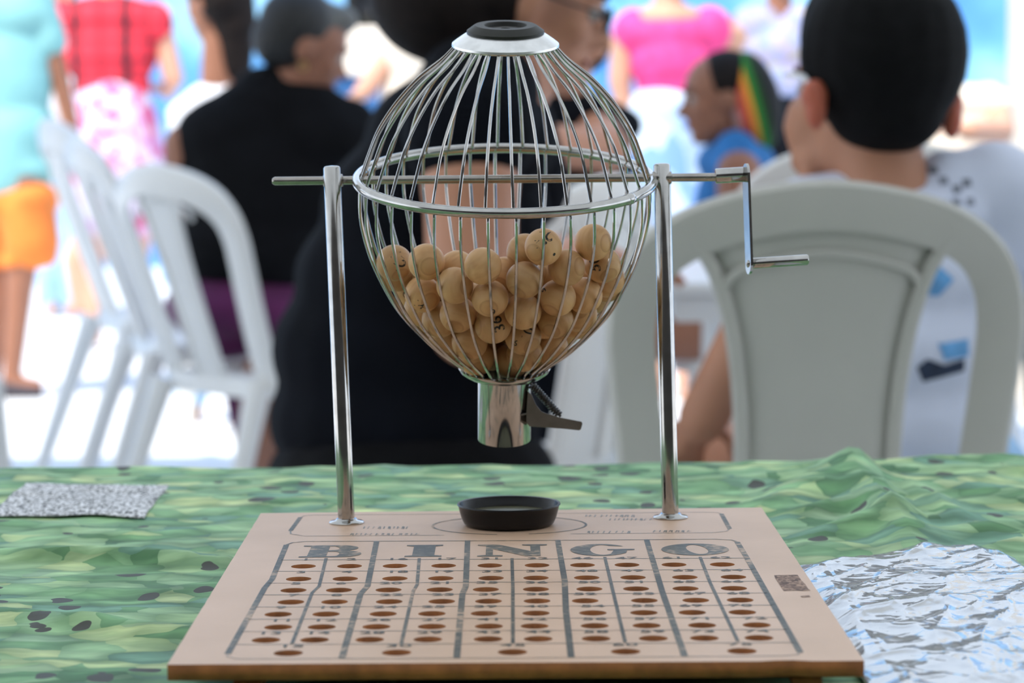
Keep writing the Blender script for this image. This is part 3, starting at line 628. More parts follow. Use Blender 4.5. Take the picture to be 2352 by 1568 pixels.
# top cap plate + rubber stopper
h0 = 296*k2/.976
capT = CF
bm = bmesh.new(); q = k2; h0 += 7*q
bm_lathe(bm, [(0, h0+9*q), (100*q, h0-3*q), (117*q, h0-6*q), (121.5*q, h0-2*q), (121*q, h0+3*q), (112*q, h0+10*q), (95*q, h0+22*q), (80*q, h0+29*q), (0, h0+31*q)], capT, 64); rel(bm); cap = from_bm('cap_plate', bm, M['capsteel'], mach); cap['label'] = 'domed bright steel plate on top of the cage'
bm = bmesh.new()
bm_lathe(bm, [(0, h0+23*q), (78*q, h0+20*q), (86*q, h0+24*q), (87.5*q, h0+26*q), (87.5*q, h0+32*q), (71*q, h0+44*q), (69*q, h0+45*q), (49.5*q, h0+45*q), (48*q, h0+44*q), (45*q, h0+36*q), (29*q, h0+35*q), (27*q, h0+37*q), (11*q, h0+37*q), (9*q, h0+34*q), (0, h0+34*q)], capT, 48); rel(bm); st_ = from_bm('rubber_stopper', bm, M['rubber'], cap); st_.data.set_sharp_from_angle(angle=math.radians(22)); st_['label'] = 'black rubber stopper with a dished centre'
# bottom funnel plate and tube
hb = -452*k2/.976
bm = bmesh.new()
bm_lathe(bm, [(62*q, hb-13*q), (90*q, hb-6*q), (104*q, hb+4*q), (108*q, hb+12*q), (105*q, hb+14*q), (98*q, hb+7*q), (84*q, hb+0*q), (60*q, hb-5*q)], CF, 64, close=True); rel(bm); fn = from_bm('funnel_plate', bm, M['chrome'], mach)
bm = bmesh.new(); ht = hb-165*q
bm_lathe(bm, [(62*q, hb-6*q), (62.5*q, ht+2*q), (62*q, ht), (59*q, ht), (58.5*q, ht+4*q), (58.5*q, hb-6*q)], CF, 64, close=True); rel(bm); tb = from_bm('outlet_tube', bm, M['chrome'], mach); tb['label'] = 'shiny outlet tube hanging under the cage'
# release lever : bent bar + closing flap, right of the tube
Yl = CEN.y + .085*.198
def slab(name, pts_px, Y, th, m, parent):
    vs, fs = poly_mesh([pts_px]); bm = bmesh.new(); A = []; B = []
    for x, y in vs: A.append(bm.verts.new(W(x, -y, Y-th/2))); B.append(bm.verts.new(W(x, -y, Y+th/2)))
    for f in fs: bm.faces.new([A[i] for i in f]); bm.faces.new([B[i] for i in f][::-1])
    es = {}
    for f in fs:
        for i in range(len(f)):
            e = (f[i], f[(i+1) % len(f)]); 
            if (e[1], e[0]) in es: es.pop((e[1], e[0]))
            else: es[e] = 1
    for a, b_ in es: bm.faces.new((A[a], A[b_], B[b_], B[a]))
    rel(bm); return from_bm(name, bm, m, parent, False)
lv = slab('release_lever', [(1212, -898), (1221, -906), (1232, -930), (1243, -944), (1256, -950), (1270, -953), (1284, -958), (1336, -968), (1338, -973), (1334, -986), (1330, -988), (1290, -984), (1216, -979), (1209, -970), (1209, -952), (1197, -955), (1196, -951), (1209, -948)], Yl, .006, M['leverm'], mach); lv['label'] = 'dark steel release lever beside the outlet tube'; bevel(lv, .0005)
bm = bmesh.new(); s0, s1 = W(1222, 884, Yl+.001), W(1285, 953, Yl-.001); dd = (s1-s0); u_, v_ = basis(dd); pts = []
for k in range(241):
    t = k/240; a = t*2*PI*15; pts.append(s0+dd*t+(u_*math.cos(a)+v_*math.sin(a))*.0019)
bm_tube(bm, pts, .00055, 6); bm_tube(bm, [s0-dd*.08, s1+dd*.05], .0008, 8); rel(bm); from_bm('lever_spring', bm, M['springm'], lv)
# crank
hub0, hub1 = W(1643, 404.5, 1.385), W(1716, 400, 1.385)
bm = bmesh.new(); dh = (hub1-hub0).normalized(); bm_tube(bm, [hub0, hub0+dh*.0005, hub1-dh*.0004, hub1], [.0037, .0041, .0041, .0038], 28); rel(bm); hub = from_bm('crank_hub', bm, M['chrome'], mach)
p_top, p_bot = W(1714, 400, 1.383), W(1721, 605, 1.374)
bm = bmesh.new(); dv = (p_bot-p_top); L = dv.length; dv.normalize(); sd = Vector((.16, -1, 0)); sd = (sd-dv*sd.dot(dv)).normalized(); nn = dv.cross(sd).normalized()
w2, th = .0058, .0007; prf = [(-L*0, 0)]
loop = [(w2*math.sin(a), -w2*math.cos(a)) for a in [-PI/2+PI*k/10 for k in range(11)]] + [(w2*math.sin(a), L-w2*math.cos(a)) for a in [PI/2+PI*k/10 for k in range(11)]]
A = [bm.verts.new(p_top+sd*x+dv*y+nn*th) for x, y in loop]; B = [bm.verts.new(p_top+sd*x+dv*y-nn*th) for x, y in loop]
bm.faces.new(A); bm.faces.new(B[::-1])
for i in range(len(A)): bm.faces.new((A[i], A[(i+1) % len(A)], B[(i+1) % len(A)], B[i]))
rel(bm); arm = from_bm('crank_arm', bm, M['chrome'], mach, False); arm['label'] = 'flat chrome arm hanging from the crank hub'
h0_, h1_ = W(1719, 605.5, 1.374), W(1857, 596, 1.374); dh = (h1_-h0_).normalized()
bm = bmesh.new(); bm_tube(bm, [h0_-dh*.0012, h0_-dh*.0006, h0_+dh*.0008], [.0013, .0020, .0020], 16); bm_tube(bm, [h0_+dh*.001, h0_+dh*.0016, h1_-dh*.0008, h1_], [.0024, .0029, .0029, .0022], 28); rel(bm); hd = from_bm('crank_handle', bm, M['chrome'], arm)

# ================================================================ DISH
dc = PB(1169, 1200); dc = Vector((dc.x, 1.368, BZ))
dish = thing('round_dish', 'small shallow black plastic dish under the cage outlet', 'dish', dc)
bm = bmesh.new()
bm_lathe(bm, [(0, .0003), (.0222, .0003), (.0241, .0014), (.0254, .0040), (.0264, .0075), (.0272, .0108), (.0278, .0113), (.0276, .0120), (.0266, .0118), (.0254, .0075), (.0240, .0062), (0, .0060)], Matrix(), 72)
from_bm('dish_shell', bm, M['dish'], dish)
bm = bmesh.new(); bm_lathe(bm, [(0, .0061), (.0232, .0063), (.0232, .0068), (0, .0069)], Matrix(), 56); from_bm('dish_base', bm, M['dishin'], dish)
# ================================================================ BALLS
BALLS = [[-0.0624, 1.3686, 0.9116], [-0.0444, 1.3421, 0.9133], [-0.0287, 1.3562, 0.9089], [-0.0147, 1.3267, 0.9118], [-0.0296, 1.3383, 0.9011], [0.0072, 1.3443, 0.918], [0.0166, 1.325, 0.9215], [0.0427, 1.34, 0.9229], [0.0482, 1.354, 0.9104], [0.0287, 1.3354, 0.9101], [0.0068, 1.3306, 0.9042], [-0.0037, 1.3544, 0.9054], [-0.047, 1.3593, 0.8953], [-0.0112, 1.3375, 0.8943], [-0.0546, 1.402, 0.8947], [0.0059, 1.3448, 0.8868], [0.0241, 1.3451, 0.8938], [0.0385, 1.3582, 0.894], [0.0512, 1.3902, 0.8976], [-0.0284, 1.3534, 0.8849], [-0.0385, 1.3696, 0.881], [-0.0099, 1.353, 0.8789], [-0.0486, 1.3857, 0.8856], [0.0231, 1.3597, 0.8809], [0.0353, 1.3928, 0.8775], [-0.0227, 1.3724, 0.8685], [0.0059, 1.362, 0.872], [0.0207, 1.3916, 0.864], [-0.0354, 1.387, 0.8714], [-0.0194, 1.389, 0.8584], [-0.0006, 1.3957, 0.8559], [-0.0619, 1.3868, 0.9045], [0.043, 1.406, 0.8896], [0.0266, 1.4092, 0.8714], [0.012, 1.4103, 0.8585], [0.0001, 1.4062, 0.8734], [0.0205, 1.3621, 0.9027], [-0.0045, 1.4268, 0.8678], [0.001, 1.4042, 0.9003], [-0.0232, 1.4221, 0.8707], [0.0148, 1.4417, 0.8978], [-0.0494, 1.4212, 0.8997], [0.0511, 1.3712, 0.9016], [-0.0057, 1.3759, 0.8792], [-0.0044, 1.4189, 0.8875], [0.0143, 1.4082, 0.8866], [-0.0069, 1.4447, 0.8978], [0.0279, 1.4134, 0.8995], [-0.0435, 1.3771, 0.9024], [-0.0074, 1.3826, 0.8985], [-0.0175, 1.3914, 0.8777], [0.0144, 1.4244, 0.8721], [0.0049, 1.3649, 0.8913], [0.0177, 1.3791, 0.8789], [-0.0121, 1.4112, 0.859], [-0.0302, 1.3868, 0.8919], [-0.0197, 1.4209, 0.8994], [-0.0178, 1.399, 0.9008], [0.0042, 1.3915, 0.8856], [0.0362, 1.3741, 0.8829], [-0.0308, 1.4367, 0.8968], [0.026, 1.3946, 0.8946], [0.0132, 1.3807, 0.8991], [0.0066, 1.3784, 0.8614], [-0.0362, 1.4067, 0.8994], [-0.0426, 1.4037, 0.8794], [-0.0293, 1.4044, 0.8651], [-0.0202, 1.3701, 0.8908], [0.0323, 1.3776, 0.9017], [0.0263, 1.4284, 0.887], [-0.0234, 1.4086, 0.8848], [0.0033, 1.4362, 0.883], [-0.0161, 1.4351, 0.8835], [0.0108, 1.4227, 0.8991], [-0.0369, 1.4227, 0.8848]]
BR = .00972
num_spec = {0: [('72', .22, .10, -68, .0095)], 6: [('27', .02, .62, 188, .0092), ('1', -.38, .12, 15, .0062), ('.', .12, .50, 0, .012), ('.', .60, -.10, 0, .012)],
            8: [('50', -.42, .05, 96, .0088)], 14: [('68', -.30, .0, -70, .0092)], 21: [('36', .30, .08, 112, .0088)], 26: [('10', .30, .12, 75, .0082), ('6', -.42, -.35, -20, .0050)],
            12: [('14', -.25, -.58, -28, .0062)], 13: [('6', .15, -.72, 190, .0058)], 22: [('12', .2, .1, -50, .0066)], 1: [], 16: [('9', -.72, .42, 60, .0055)], 30: []}
lab = {0: 'wooden ball numbered 72, highest at the left edge of the heap', 1: 'plain wooden ball with a darker ring, right of the ball numbered 72', 2: 'wooden ball half hidden behind the top middle balls, left one',
       3: 'pale plain wooden ball topping the middle of the heap', 4: 'plain wooden ball just below and left of the pale middle ball', 5: 'wooden ball peeping out behind the topmost marked ball',
       6: 'topmost wooden ball marked with 27, a 1 and black dots', 7: 'plain orange-toned wooden ball topping the right side of the heap', 8: 'wooden ball numbered 50 at the right edge of the heap',
       9: 'plain brown wooden ball between the marked top ball and the ball numbered 50', 10: 'plain wooden ball directly beneath the topmost marked ball, on its left', 11: 'wooden ball mostly hidden right of the pale middle ball',
       12: 'pale wooden ball with small slanting figures below the left top ball', 13: 'wooden ball with a figure at its lower edge, centre of the heap', 14: 'wooden ball numbered 68 against the left wires',
       15: 'plain wooden ball in the middle row, right of the heap centre', 16: 'plain wooden ball in the middle row under the plain brown ball', 17: 'plain wooden ball below the ball numbered 50, on its left',
       18: 'wooden ball in shade behind the right wires below number 50', 19: 'plain wooden ball in the third row, left of the heap centre', 20: 'plain wooden ball in the third row near the left wires',
       21: 'wooden ball numbered 36 in the lower middle of the heap', 22: 'wooden ball with slanted figures low against the left wires', 23: 'plain brown wooden ball right of number 36 in the third row',
       24: 'plain shaded wooden ball at the right end of the third row', 25: 'plain wooden ball under the third row, left of number 10', 26: 'wooden ball printed 10 low in the heap, right of centre',
       27: 'shaded wooden ball low in the heap, right of number 10', 28: 'shaded wooden ball low at the left wires of the heap', 29: 'lowest visible wooden ball left of the cage outlet',
       30: 'lowest visible wooden ball directly above the cage outlet', 31: 'wooden ball tucked behind number 72 at the left wires', 32: 'shaded wooden ball against the lower right wires',
       33: 'shaded brown wooden ball second lowest at the right wires', 34: 'shaded wooden ball lowest at the right of the cage outlet'}
bm = bmesh.new(); bmesh.ops.create_uvsphere(bm, u_segments=40, v_segments=24, radius=BR)
me0 = bpy.data.meshes.new('bingo_ball'); bm.to_mesh(me0); bm.free(); me0.materials.append(M['ball'])
for p in me0.polygons: p.use_smooth = True
rb = random.Random(11)
for i, p in enumerate(BALLS):
    tocam = (Vector((0, 0, ZC))-Vector(p)).normalized()
    pole_d = (tocam*rb.uniform(.2, 1.0)+Vector((rb.uniform(-1, 1), rb.uniform(-.4, .4), rb.uniform(-1, .5)))).normalized()
    Rq = frame(pole_d)
    sp = num_spec.get(i)
    if sp:
        bm = bmesh.new(); bm.from_mesh(me0); n0 = tocam; ex = Vector((1, 0, 0)); ex = (ex-n0*ex.dot(n0)).normalized(); ey = n0.cross(ex)
        Ri = Rq.inverted()
        for (s, ox, oy, rot, size) in sp:
            d0 = (ex*ox+ey*oy+n0*math.sqrt(max(.02, 1-ox*ox-oy*oy))).normalized(); tx = (ex-d0*ex.dot(d0)).normalized(); ty = d0.cross(tx)
            vs, fs = text_mesh(s, size, 1.0); a = math.radians(rot); vv = []
            for x, y in vs:
                X_, Y_ = x*math.cos(a)-y*math.sin(a), x*math.sin(a)+y*math.cos(a); L = math.hypot(X_, Y_); t = L/BR
                dr = (tx*X_+ty*Y_)/max(L, 1e-9); vv.append(bm.verts.new(Ri @ ((d0*math.cos(t)+dr*math.sin(t))*(BR*1.006))))
            for f in fs:
                try: bm.faces.new([vv[k] for k in f]).material_index = 1
                except ValueError: pass
        me = bpy.data.meshes.new('bingo_ball'); bm.to_mesh(me); bm.free(); me.materials.append(M['ball']); me.materials.append(M['ballink'])
        for q_ in me.polygons: q_.use_smooth = q_.material_index == 0
    else: me = me0
    o = bpy.data.objects.new('bingo_ball', me); C.objects.link(o); o.matrix_world = Matrix.Translation(p) @ Rq.to_4x4()
    tag(o, lab.get(i, 'plain wooden bingo ball buried behind and under the others in the cage'), 'bingo ball', 'wooden bingo balls in the wire cage')

# ================================================================ PLASTIC CHAIRS
def crspline(P, n=6):
    out = []; m_ = len(P)
    for i in range((m_-1)*n+1):
        k = min(i//n, m_-2); f = i/n-k; p0, p1, p2, p3 = P[max(k-1, 0)], P[k], P[k+1], P[min(k+2, m_-1)]
        out.append(tuple(.5*((2*p1[c])+(-p0[c]+p2[c])*f+(2*p0[c]-5*p1[c]+4*p2[c]-p3[c])*f*f+(-p0[c]+3*p1[c]-3*p2[c]+p3[c])*f**3) for c in range(len(p1))))
    return out
def yb_(x, z): return -.085*(z-.43)/.48 + .9*x*x
def make_chair(m, name='plastic_chair', rec=.085, kick=.085, bw=1.0, sw=1.0):
    def yb_(x, z): return -rec*(z-.43)/.48 + .9*x*x
    t = bpy.data.objects.new(name, None); C.objects.link(t); t.empty_display_size = .1
    half = [(.17, .40), (.176, .52), (.184, .62), (.193, .70), (.197, .76), (.188, .81), (.157, .85), (.095, .878), (.0, .892)]
    path = crspline([(-x, z) for x, z in half] + half[-2::-1], 5)
    bm = bmesh.new(); rings = []
    for i, (x, z) in enumerate(path):
        a = path[max(i-1, 0)]; b_ = path[min(i+1, len(path)-1)]; d = Vector((b_[0]-a[0], b_[1]-a[1])).normalized(); nx, nz = -d.y, d.x   # outward
        sec = [(.026, .004), (.026, .020), (.021, .021), (.020, .004), (.0, .002), (-.020, .004), (-.025, .010), (-.026, -.001), (.0, -.005), (.020, -.003)]
        rings.append([bm.verts.new((x+nx*u*bw, yb_(x, z)+v, z+nz*u*bw)) for u, v in sec])
    for i in range(len(rings)-1):
        for k in range(10): bm.faces.new((rings[i][k], rings[i][(k+1) % 10], rings[i+1][(k+1) % 10], rings[i+1][k]))
    bm.faces.new(rings[0]); bm.faces.new(rings[-1][::-1]); from_bm('backrest_frame', bm, m, t)
    hw = crspline([(.42, .085), (.54, .081), (.66, .082), (.74, .090), (.80, .104), (.84, .122), (.872, .15)], 5)
    bm = bmesh.new(); g = []
    for z, w in hw:
        w = min(w, .13)*sw; g.append([bm.verts.new((w*u/8, yb_(w*u/8, z)+.010-.006*(1 if abs(u) < 7 else 0), z)) for u in range(-8, 9)])
    for j in range(len(g)-1):
        for i in range(16): bm.faces.new((g[j][i], g[j][i+1], g[j+1][i+1], g[j+1][i]))
    o = from_bm('back_splat', bm, m, t); s = o.modifiers.new('thickness', 'SOLIDIFY'); s.thickness = .004; s.offset = 0
    for sx in (-1, 1):
        bm = bmesh.new(); w_ = [(sx*min(w, .135)*sw, z) for z, w in hw]; bm_tube(bm, [(x, yb_(x, z)+.004, z) for x, z in w_], .0085, 10); from_bm('splat_rib', bm, m, t)
    bm = bmesh.new(); pts = crspline([(-.105, .80), (-.085, .825), (0, .842), (.085, .825), (.105, .80)], 5); bm_tube(bm, [(x, yb_(x, z)+.001, z) for x, z in pts], .005, 8); from_bm('splat_rib', bm, m, t)
    # seat
    bm = bmesh.new(); L = []; n = 40
    for k in range(n):
        a = 2*PI*k/n; ca, sa = math.cos(a), math.sin(a); e = .35; x = .215*math.copysign(abs(ca)**e, ca); y = .215*math.copysign(abs(sa)**e, sa); L.append((x*(1+.06*y/.2), y+.21))
    rg = [[bm.verts.new((x*s_, (y-.21)*s_+.21, z)) for x, y in L] for s_, z in ((1, .395), (1, .432), (.97, .44), (.8, .432), (.5, .425), (.2, .423), (.2, .417), (.8, .422), (.96, .428), (.985, .395))]
    for j in range(len(rg)): stitch(rg[j], rg[(j+1) % len(rg)], bm) if j not in (5,) else (bm.faces.new(rg[5]), bm.faces.new(rg[6][::-1]))
    from_bm('seat', bm, m, t)
    for sx in (-1, 1):
        for p0, p1 in (((sx*.178, -.002, .42), (sx*.215, -kick, 0)), ((sx*.195, .385, .42), (sx*.225, .43, 0))):
            bm = bmesh.new(); bm_tube(bm, [p0, [(p0[i]*.8+p1[i]*.2) for i in range(3)], p1], [.030, .026, .018], 8); from_bm('leg', bm, m, t)
    return t
def put(ch, x, y, yaw, label, z=0, s=1.0):
    ch.location = (x, y, z); ch.rotation_euler = (0, 0, math.radians(yaw)); ch.scale = (s, s, s); tag(ch, label, 'chair', 'plastic garden chairs'); return ch
chg = make_chair(M['plasticg']); chw = make_chair(M['plastic'])
p = W(1873, 700, 2.72); put(chg, p.x, 2.74, 3, 'large greyish plastic chair with solid splat, in which the black-haired boy sits', s=1.005)
def another(x, y, yaw, label, z=0, s=1.0, src=None): return put(copy_tree(src or chw), x, y, yaw, label, z, s)
chs = make_chair(M['plastic'], rec=.17, kick=.15, bw=1.35, sw=.55)
p = W(492, 700, 5.8); put(chs, p.x, 5.70, -46, 'white plastic chair under the grey-haired woman in black', s=.97)
p = W(330, 700, 5.9); another(p.x-.07, 6.35, -72, 'empty white plastic chair left of the grey-haired woman, turned sideways', s=1.03, src=chs)
p = W(235, 700, 6.6); another(p.x-.03, 6.95, -66, 'white plastic chair nested behind the sideways empty one on the left', z=0, s=1.08, src=chs)
p = W(-400, 700, 5.2); another(p.x, 5.2, -8, 'white plastic chair cut off by the left edge of the picture', s=1.03)
p = W(1325, 700, 4.15); put(chw, p.x, 4.15, 60, 'white plastic chair seen sideways between the wire cage and the boy', s=.98)
p = W(2010, 700, 4.0); another(p.x, 4.03, -4, 'white plastic chair beyond the boy, its top showing beside his neck', s=1.04)
p = W(2790, 700, 2.9); another(p.x, 2.9, 4, 'dark greyish plastic chair cut off by the right edge of the picture', s=1.0, src=chg)

# white table
tb_ = thing('plastic_table', 'square white plastic table behind the cage and boy', 'table', (.64, 4.58, 0))
bm = bmesh.new(); bm_box(bm, (-.40, -.40, .695), (.42, .42, .72)); o = from_bm('tabletop', bm, M['tablew'], tb_, False); bevel(o, .008)
bm = bmesh.new()
for lo, hi in (((-.37, -.39, .655), (.39, -.375, .6945)), ((-.37, .375, .655), (.39, .39, .6945)), ((-.37, -.374, .655), (-.355, .374, .6945)), ((.375, -.374, .655), (.39, .374, .6945))): bm_box(bm, lo, hi)
from_bm('apron', bm, M['tablew'], tb_, False)
for sx in (-1, 1):
    for sy in (-1, 1): bm = bmesh.new(); bm_tube(bm, [(sx*.26+.01, sy*.30, .694), (sx*.28+.01, sy*.32, 0)], [.026, .018], 12); from_bm('leg', bm, M['tablew'], tb_)

def make_stool():
    t = bpy.data.objects.new('plastic_stool', None); C.objects.link(t)
    bm = bmesh.new(); bm_lathe(bm, [(0, .425), (.14, .425), (.15, .418), (.152, .39), (.146, .39), (.144, .41), (0, .415)], Matrix(), 36); from_bm('seat', bm, M['plastic'], t)
    for k in range(4):
        a = PI/4+k*PI/2; bm = bmesh.new(); bm_tube(bm, [(.12*math.cos(a), .12*math.sin(a), .41), (.17*math.cos(a), .17*math.sin(a), 0)], [.02, .014], 10); from_bm('leg', bm, M['plastic'], t)
    return t
stool0 = []
def stool(x, y, label):
    if not stool0: t = make_stool(); stool0.append(t)
    else: t = copy_tree(stool0[0])
    t.location = (x, y, 0); return tag(t, label, 'stool', 'plastic stools under seated people')
# ================================================================ PEOPLE
class Blob:
    def __init__(s): s.bm = bmesh.new()
    def cap(s, p0, r0, p1, r1, seg=14):
        p0, p1 = Vector(p0), Vector(p1); d = p1-p0; L = d.length
        if L < 1e-6: return s.ell(p0, (r0,)*3)
        d.normalize(); pts = []; rs = []
        for k in range(5): a = -PI/2+PI/2*k/5; pts.append(p0+d*r0*math.sin(a)); rs.append(max(.0004, r0*math.cos(a)))
        for k in range(0, 6): a = PI/2*k/5; pts.append(p1+d*r1*math.sin(a)); rs.append(max(.0004, r1*math.cos(a)))
        bm_tube(s.bm, pts, rs, seg); return s
    def chain(s, pts, rs):
        for i in range(len(pts)-1): s.cap(pts[i], rs[i], pts[i+1], rs[i+1])
        return s
    def ell(s, c, r, rot=None):
        T = Matrix.Translation(c) @ (rot.to_4x4() if rot else Matrix()) @ Matrix.Diagonal((*r, 1))
        bmesh.ops.create_uvsphere(s.bm, u_segments=18, v_segments=12, radius=1, matrix=T); return s
    def build(s, name, m, parent, vox=.012, sm=5, loc=None):
        off = Vector(loc if loc is not None else parent.location)
        bmesh.ops.translate(s.bm, verts=s.bm.verts, vec=-off); me = bpy.data.meshes.new(name); s.bm.to_mesh(me); s.bm.free()
        o = bpy.data.objects.new(name, me); C.objects.link(o)
        r_ = o.modifiers.new('r', 'REMESH'); r_.mode = 'VOXEL'; r_.voxel_size = vox
        q_ = o.modifiers.new('s', 'SMOOTH'); q_.iterations = sm; q_.factor = .5
        me2 = evald(o); bpy.data.objects.remove(o); bpy.data.meshes.remove(me); me2.name = name; me2.materials.clear()
        return link(name, me2, m, parent)
def hand(B, wrist, d, palm_n, s=1.0, curl=.35):
    """palm + four fingers + thumb, s=1 adult"""
    d = Vector(d).normalized(); n_ = Vector(palm_n); n_ = (n_-d*n_.dot(d)).normalized(); sd = d.cross(n_); w = Vector(wrist)
    B.ell(w+d*.045*s, (.036*s, .048*s, .015*s), Matrix((sd, d, n_)).transposed())
    for k, (o_, L) in enumerate(((-.028, .068), (-.0095, .078), (.0095, .072), (.028, .056))):
        b0 = w+d*.082*s+sd*o_*s; d1 = (d*math.cos(curl)+n_*math.sin(curl)); d2 = (d*math.cos(curl*2.4)+n_*math.sin(curl*2.4))
        m1 = b0+d1*L*.45*s; B.chain([b0-d*.02*s, b0, m1, m1+d2*L*.55*s], [.0095*s, .009*s, .0085*s, .007*s])
    t0 = w+d*.025*s-sd*.03*s; t1 = t0+(d*.6-sd*.7+n_*.3).normalized()*.04*s; B.chain([t0, t1, t1+(d*.9-sd*.2+n_*.3).normalized()*.03*s], [.013*s, .0105*s, .0085*s])
def head(B, c, H, fwd, up=(0, 0, 1)):
    """adds skull, jaw, nose, brows, lips and ears of height H to blob B; returns the frame"""
    f = Vector(fwd).normalized(); u = Vector(up); u = (u-f*u.dot(f)).normalized(); r_ = f.cross(u); R3 = Matrix((r_, f, u)).transposed(); c = Vector(c)
    P = lambda x, y, z: c + R3 @ Vector((x*H, y*H, z*H))
    B.ell(P(0, -.03, .12), (.335*H, .415*H, .375*H), R3).ell(P(0, .10, -.20), (.25*H, .27*H, .27*H), R3).ell(P(0, .25, -.37), (.12*H, .12*H, .10*H), R3)
    B.cap(P(0, .36, .04), .035*H, P(0, .47, -.10), .05*H).ell(P(.05, .40, -.12), (.04*H,)*3).ell(P(-.05, .40, -.12), (.04*H,)*3)
    B.ell(P(0, .34, -.24), (.11*H, .06*H, .05*H), R3).ell(P(.15, .26, -.08), (.11*H, .1*H, .1*H), R3).ell(P(-.15, .26, -.08), (.11*H, .1*H, .1*H), R3)
    for sx in (-1, 1):
        B.cap(P(sx*.06, .37, .11), .035*H, P(sx*.2, .32, .12), .03*H)
        B.ell(P(sx*.345, -.04, -.02), (.035*H, .085*H, .13*H), R3).ell(P(sx*.335, -.02, -.10), (.04*H, .04*H, .05*H), R3)
    return P, R3
def face(P, R3, H, root, off=None):
    o = Vector(root.location)
    for sx in (-1, 1):
        bm = bmesh.new(); bmesh.ops.create_uvsphere(bm, u_segments=14, v_segments=10, radius=.05*H, matrix=Matrix.Translation(P(sx*.14, .325, .03)-o)); e = from_bm('eye', bm, M['eyew'], root)
        bm = bmesh.new(); bmesh.ops.create_uvsphere(bm, u_segments=12, v_segments=8, radius=.034*H, matrix=Matrix.Translation(P(sx*.14, .35, .03)-o)); from_bm('iris', bm, M['hair'], e)
        bm = bmesh.new(); bm_tube(bm, [P(sx*.05, .395, .13)-o, P(sx*.13, .385, .155)-o, P(sx*.22, .32, .135)-o], [.012*H, .016*H, .008*H], 6); from_bm('eyebrow', bm, M['hair'], root)
    bm = bmesh.new(); bmesh.ops.create_uvsphere(bm, u_segments=14, v_segments=8, radius=1, matrix=Matrix.Translation(P(0, .392, -.245)-o) @ R3.to_4x4() @ Matrix.Diagonal((.09*H, .022*H, .025*H, 1))); from_bm('lips', bm, M['lip'], root)
def hair_cap(P, R3, H, root, m, big=1.0, back=-.09, extra=None, vox=.01):
    B = Blob(); B.ell(P(0, back, .19), (.375*H*big, .415*H*big, .375*H*big), R3).ell(P(0, back-.07, .02), (.355*H*big, .35*H*big, .33*H*big), R3)
    if extra: extra(B)
    return B.build('hair', m, root, vox, 4)
def person(label, loc): return thing('person', label, 'person', loc)

# --- P1 man in aqua shirt and orange shorts, left edge
Y = 9.3; p0 = W(20, 900, Y); r0 = person('man in pale aqua T-shirt and orange shorts walking at the left edge', (p0.x, Y, 0))
g = lambda x, y, dy=0: W(x, y, Y+dy)
B = Blob(); P, R3 = head(B, g(10, -190), .235, (.35, .9, -.05)); B.cap(g(5, -70), .055, g(5, -20), .06)
for a, k, n_, ft, dy in (((50, 430), (48, 640), (28, 855), (85, 885), -.05), ((-30, 430), (2, 640), (-20, 860), (30, 895), .1)):
    B.chain([g(*a, dy), g(*k, dy), g(*n_, dy)], [.085, .056, .036]); B.cap(g(n_[0]-4, n_[1]+22, dy), .035, g(*ft, dy), .026)
B.chain([g(95, 40), g(135, 170), g(168, 300)], [.05, .04, .028]); hand(B, g(168, 300), g(180, 340)-g(168, 300), (-1, 0, 0))
B.chain([g(-95, 40), g(-125, 200), g(-95, 330)], [.05, .04, .028]); hand(B, g(-95, 330), (0, 0, -1), (1, 0, 0))
B.chain([g(5, 0), g(5, 200), g(10, 430)], [.08, .08, .08]); B.build('body', M['skin_b'], r0, .011); hair_cap(P, R3, .235, r0, M['hair']); face(P, R3, .235, r0)
B = Blob(); B.ell(g(5, 40), (.21, .12, .11)).ell(g(5, 180), (.185, .135, .25)).ell(g(5, 320), (.20, .14, .22)).cap(g(8, 330), .15, g(12, 400), .15).ell(g(20, 390), (.195, .14, .075)).ell(g(25, 300), (.17, .14, .15)).cap(g(80, 0), .075, g(112, 95), .068).cap(g(-75, 0), .075, g(-110, 110), .065); B.build('shirt', M['aqua'], r0, .014)
B = Blob(); B.ell(g(12, 468), (.20, .14, .07)).ell(g(70, 455, -.03), (.10, .13, .07)).ell(g(20, 445), (.18, .135, .06)).cap(g(62, 490, -.05), .11, g(72, 555, -.05), .105).cap(g(-30, 480, .08), .10, g(0, 560, .08), .10).ell(g(110, 590, -.05), (.035, .08, .035)).ell(g(30, 600, -.05), (.05, .08, .03)); B.build('shorts', M['orange'], r0, .014)
for x, y, dy in ((45, 892, -.05), (-5, 905, .1)):
    B = Blob(); B.cap(g(x-30, y, dy), .045, g(x+35, y+8, dy), .035); B.build('shoe', M['sole'], r0, .01)

# --- P2 woman in red check blouse and floral skirt
Y = 11.2; p0 = W(255, 800, Y); r0 = person('woman in red checked blouse and pink floral skirt, seen from behind', (p0.x, Y, 0))
B = Blob(); P, R3 = head(B, g(250, -115), .23, (0, 1, 0)); B.cap(g(250, -40), .055, g(250, 20), .06)
B.chain([g(250, 80), g(258, 200), g(268, 300)], [.08, .08, .08])
B.chain([g(372, 70), g(398, 180), g(385, 215, .2)], [.05, .047, .03]); hand(B, g(385, 215, .2), (-.4, .9, .1), (0, 0, 1))
B.chain([g(122, 70), g(135, 190), g(165, 330)], [.048, .04, .028]); hand(B, g(165, 330), (.1, 0, -1), (1, 0, 0))
for sx in (-45, 55): B.chain([g(265+sx, 300), g(262+sx, 560), g(262+sx, 765)], [.09, .056, .036]); B.cap(g(262+sx, 775), .035, g(262+sx, 780, .15), .026)
B.chain([g(215, 470), g(172, 600), g(183, 700)], [.05, .05, .036]); B.build('body', M['skin_l'], r0, .012); hair_cap(P, R3, .23, r0, M['hair'], 1.1)
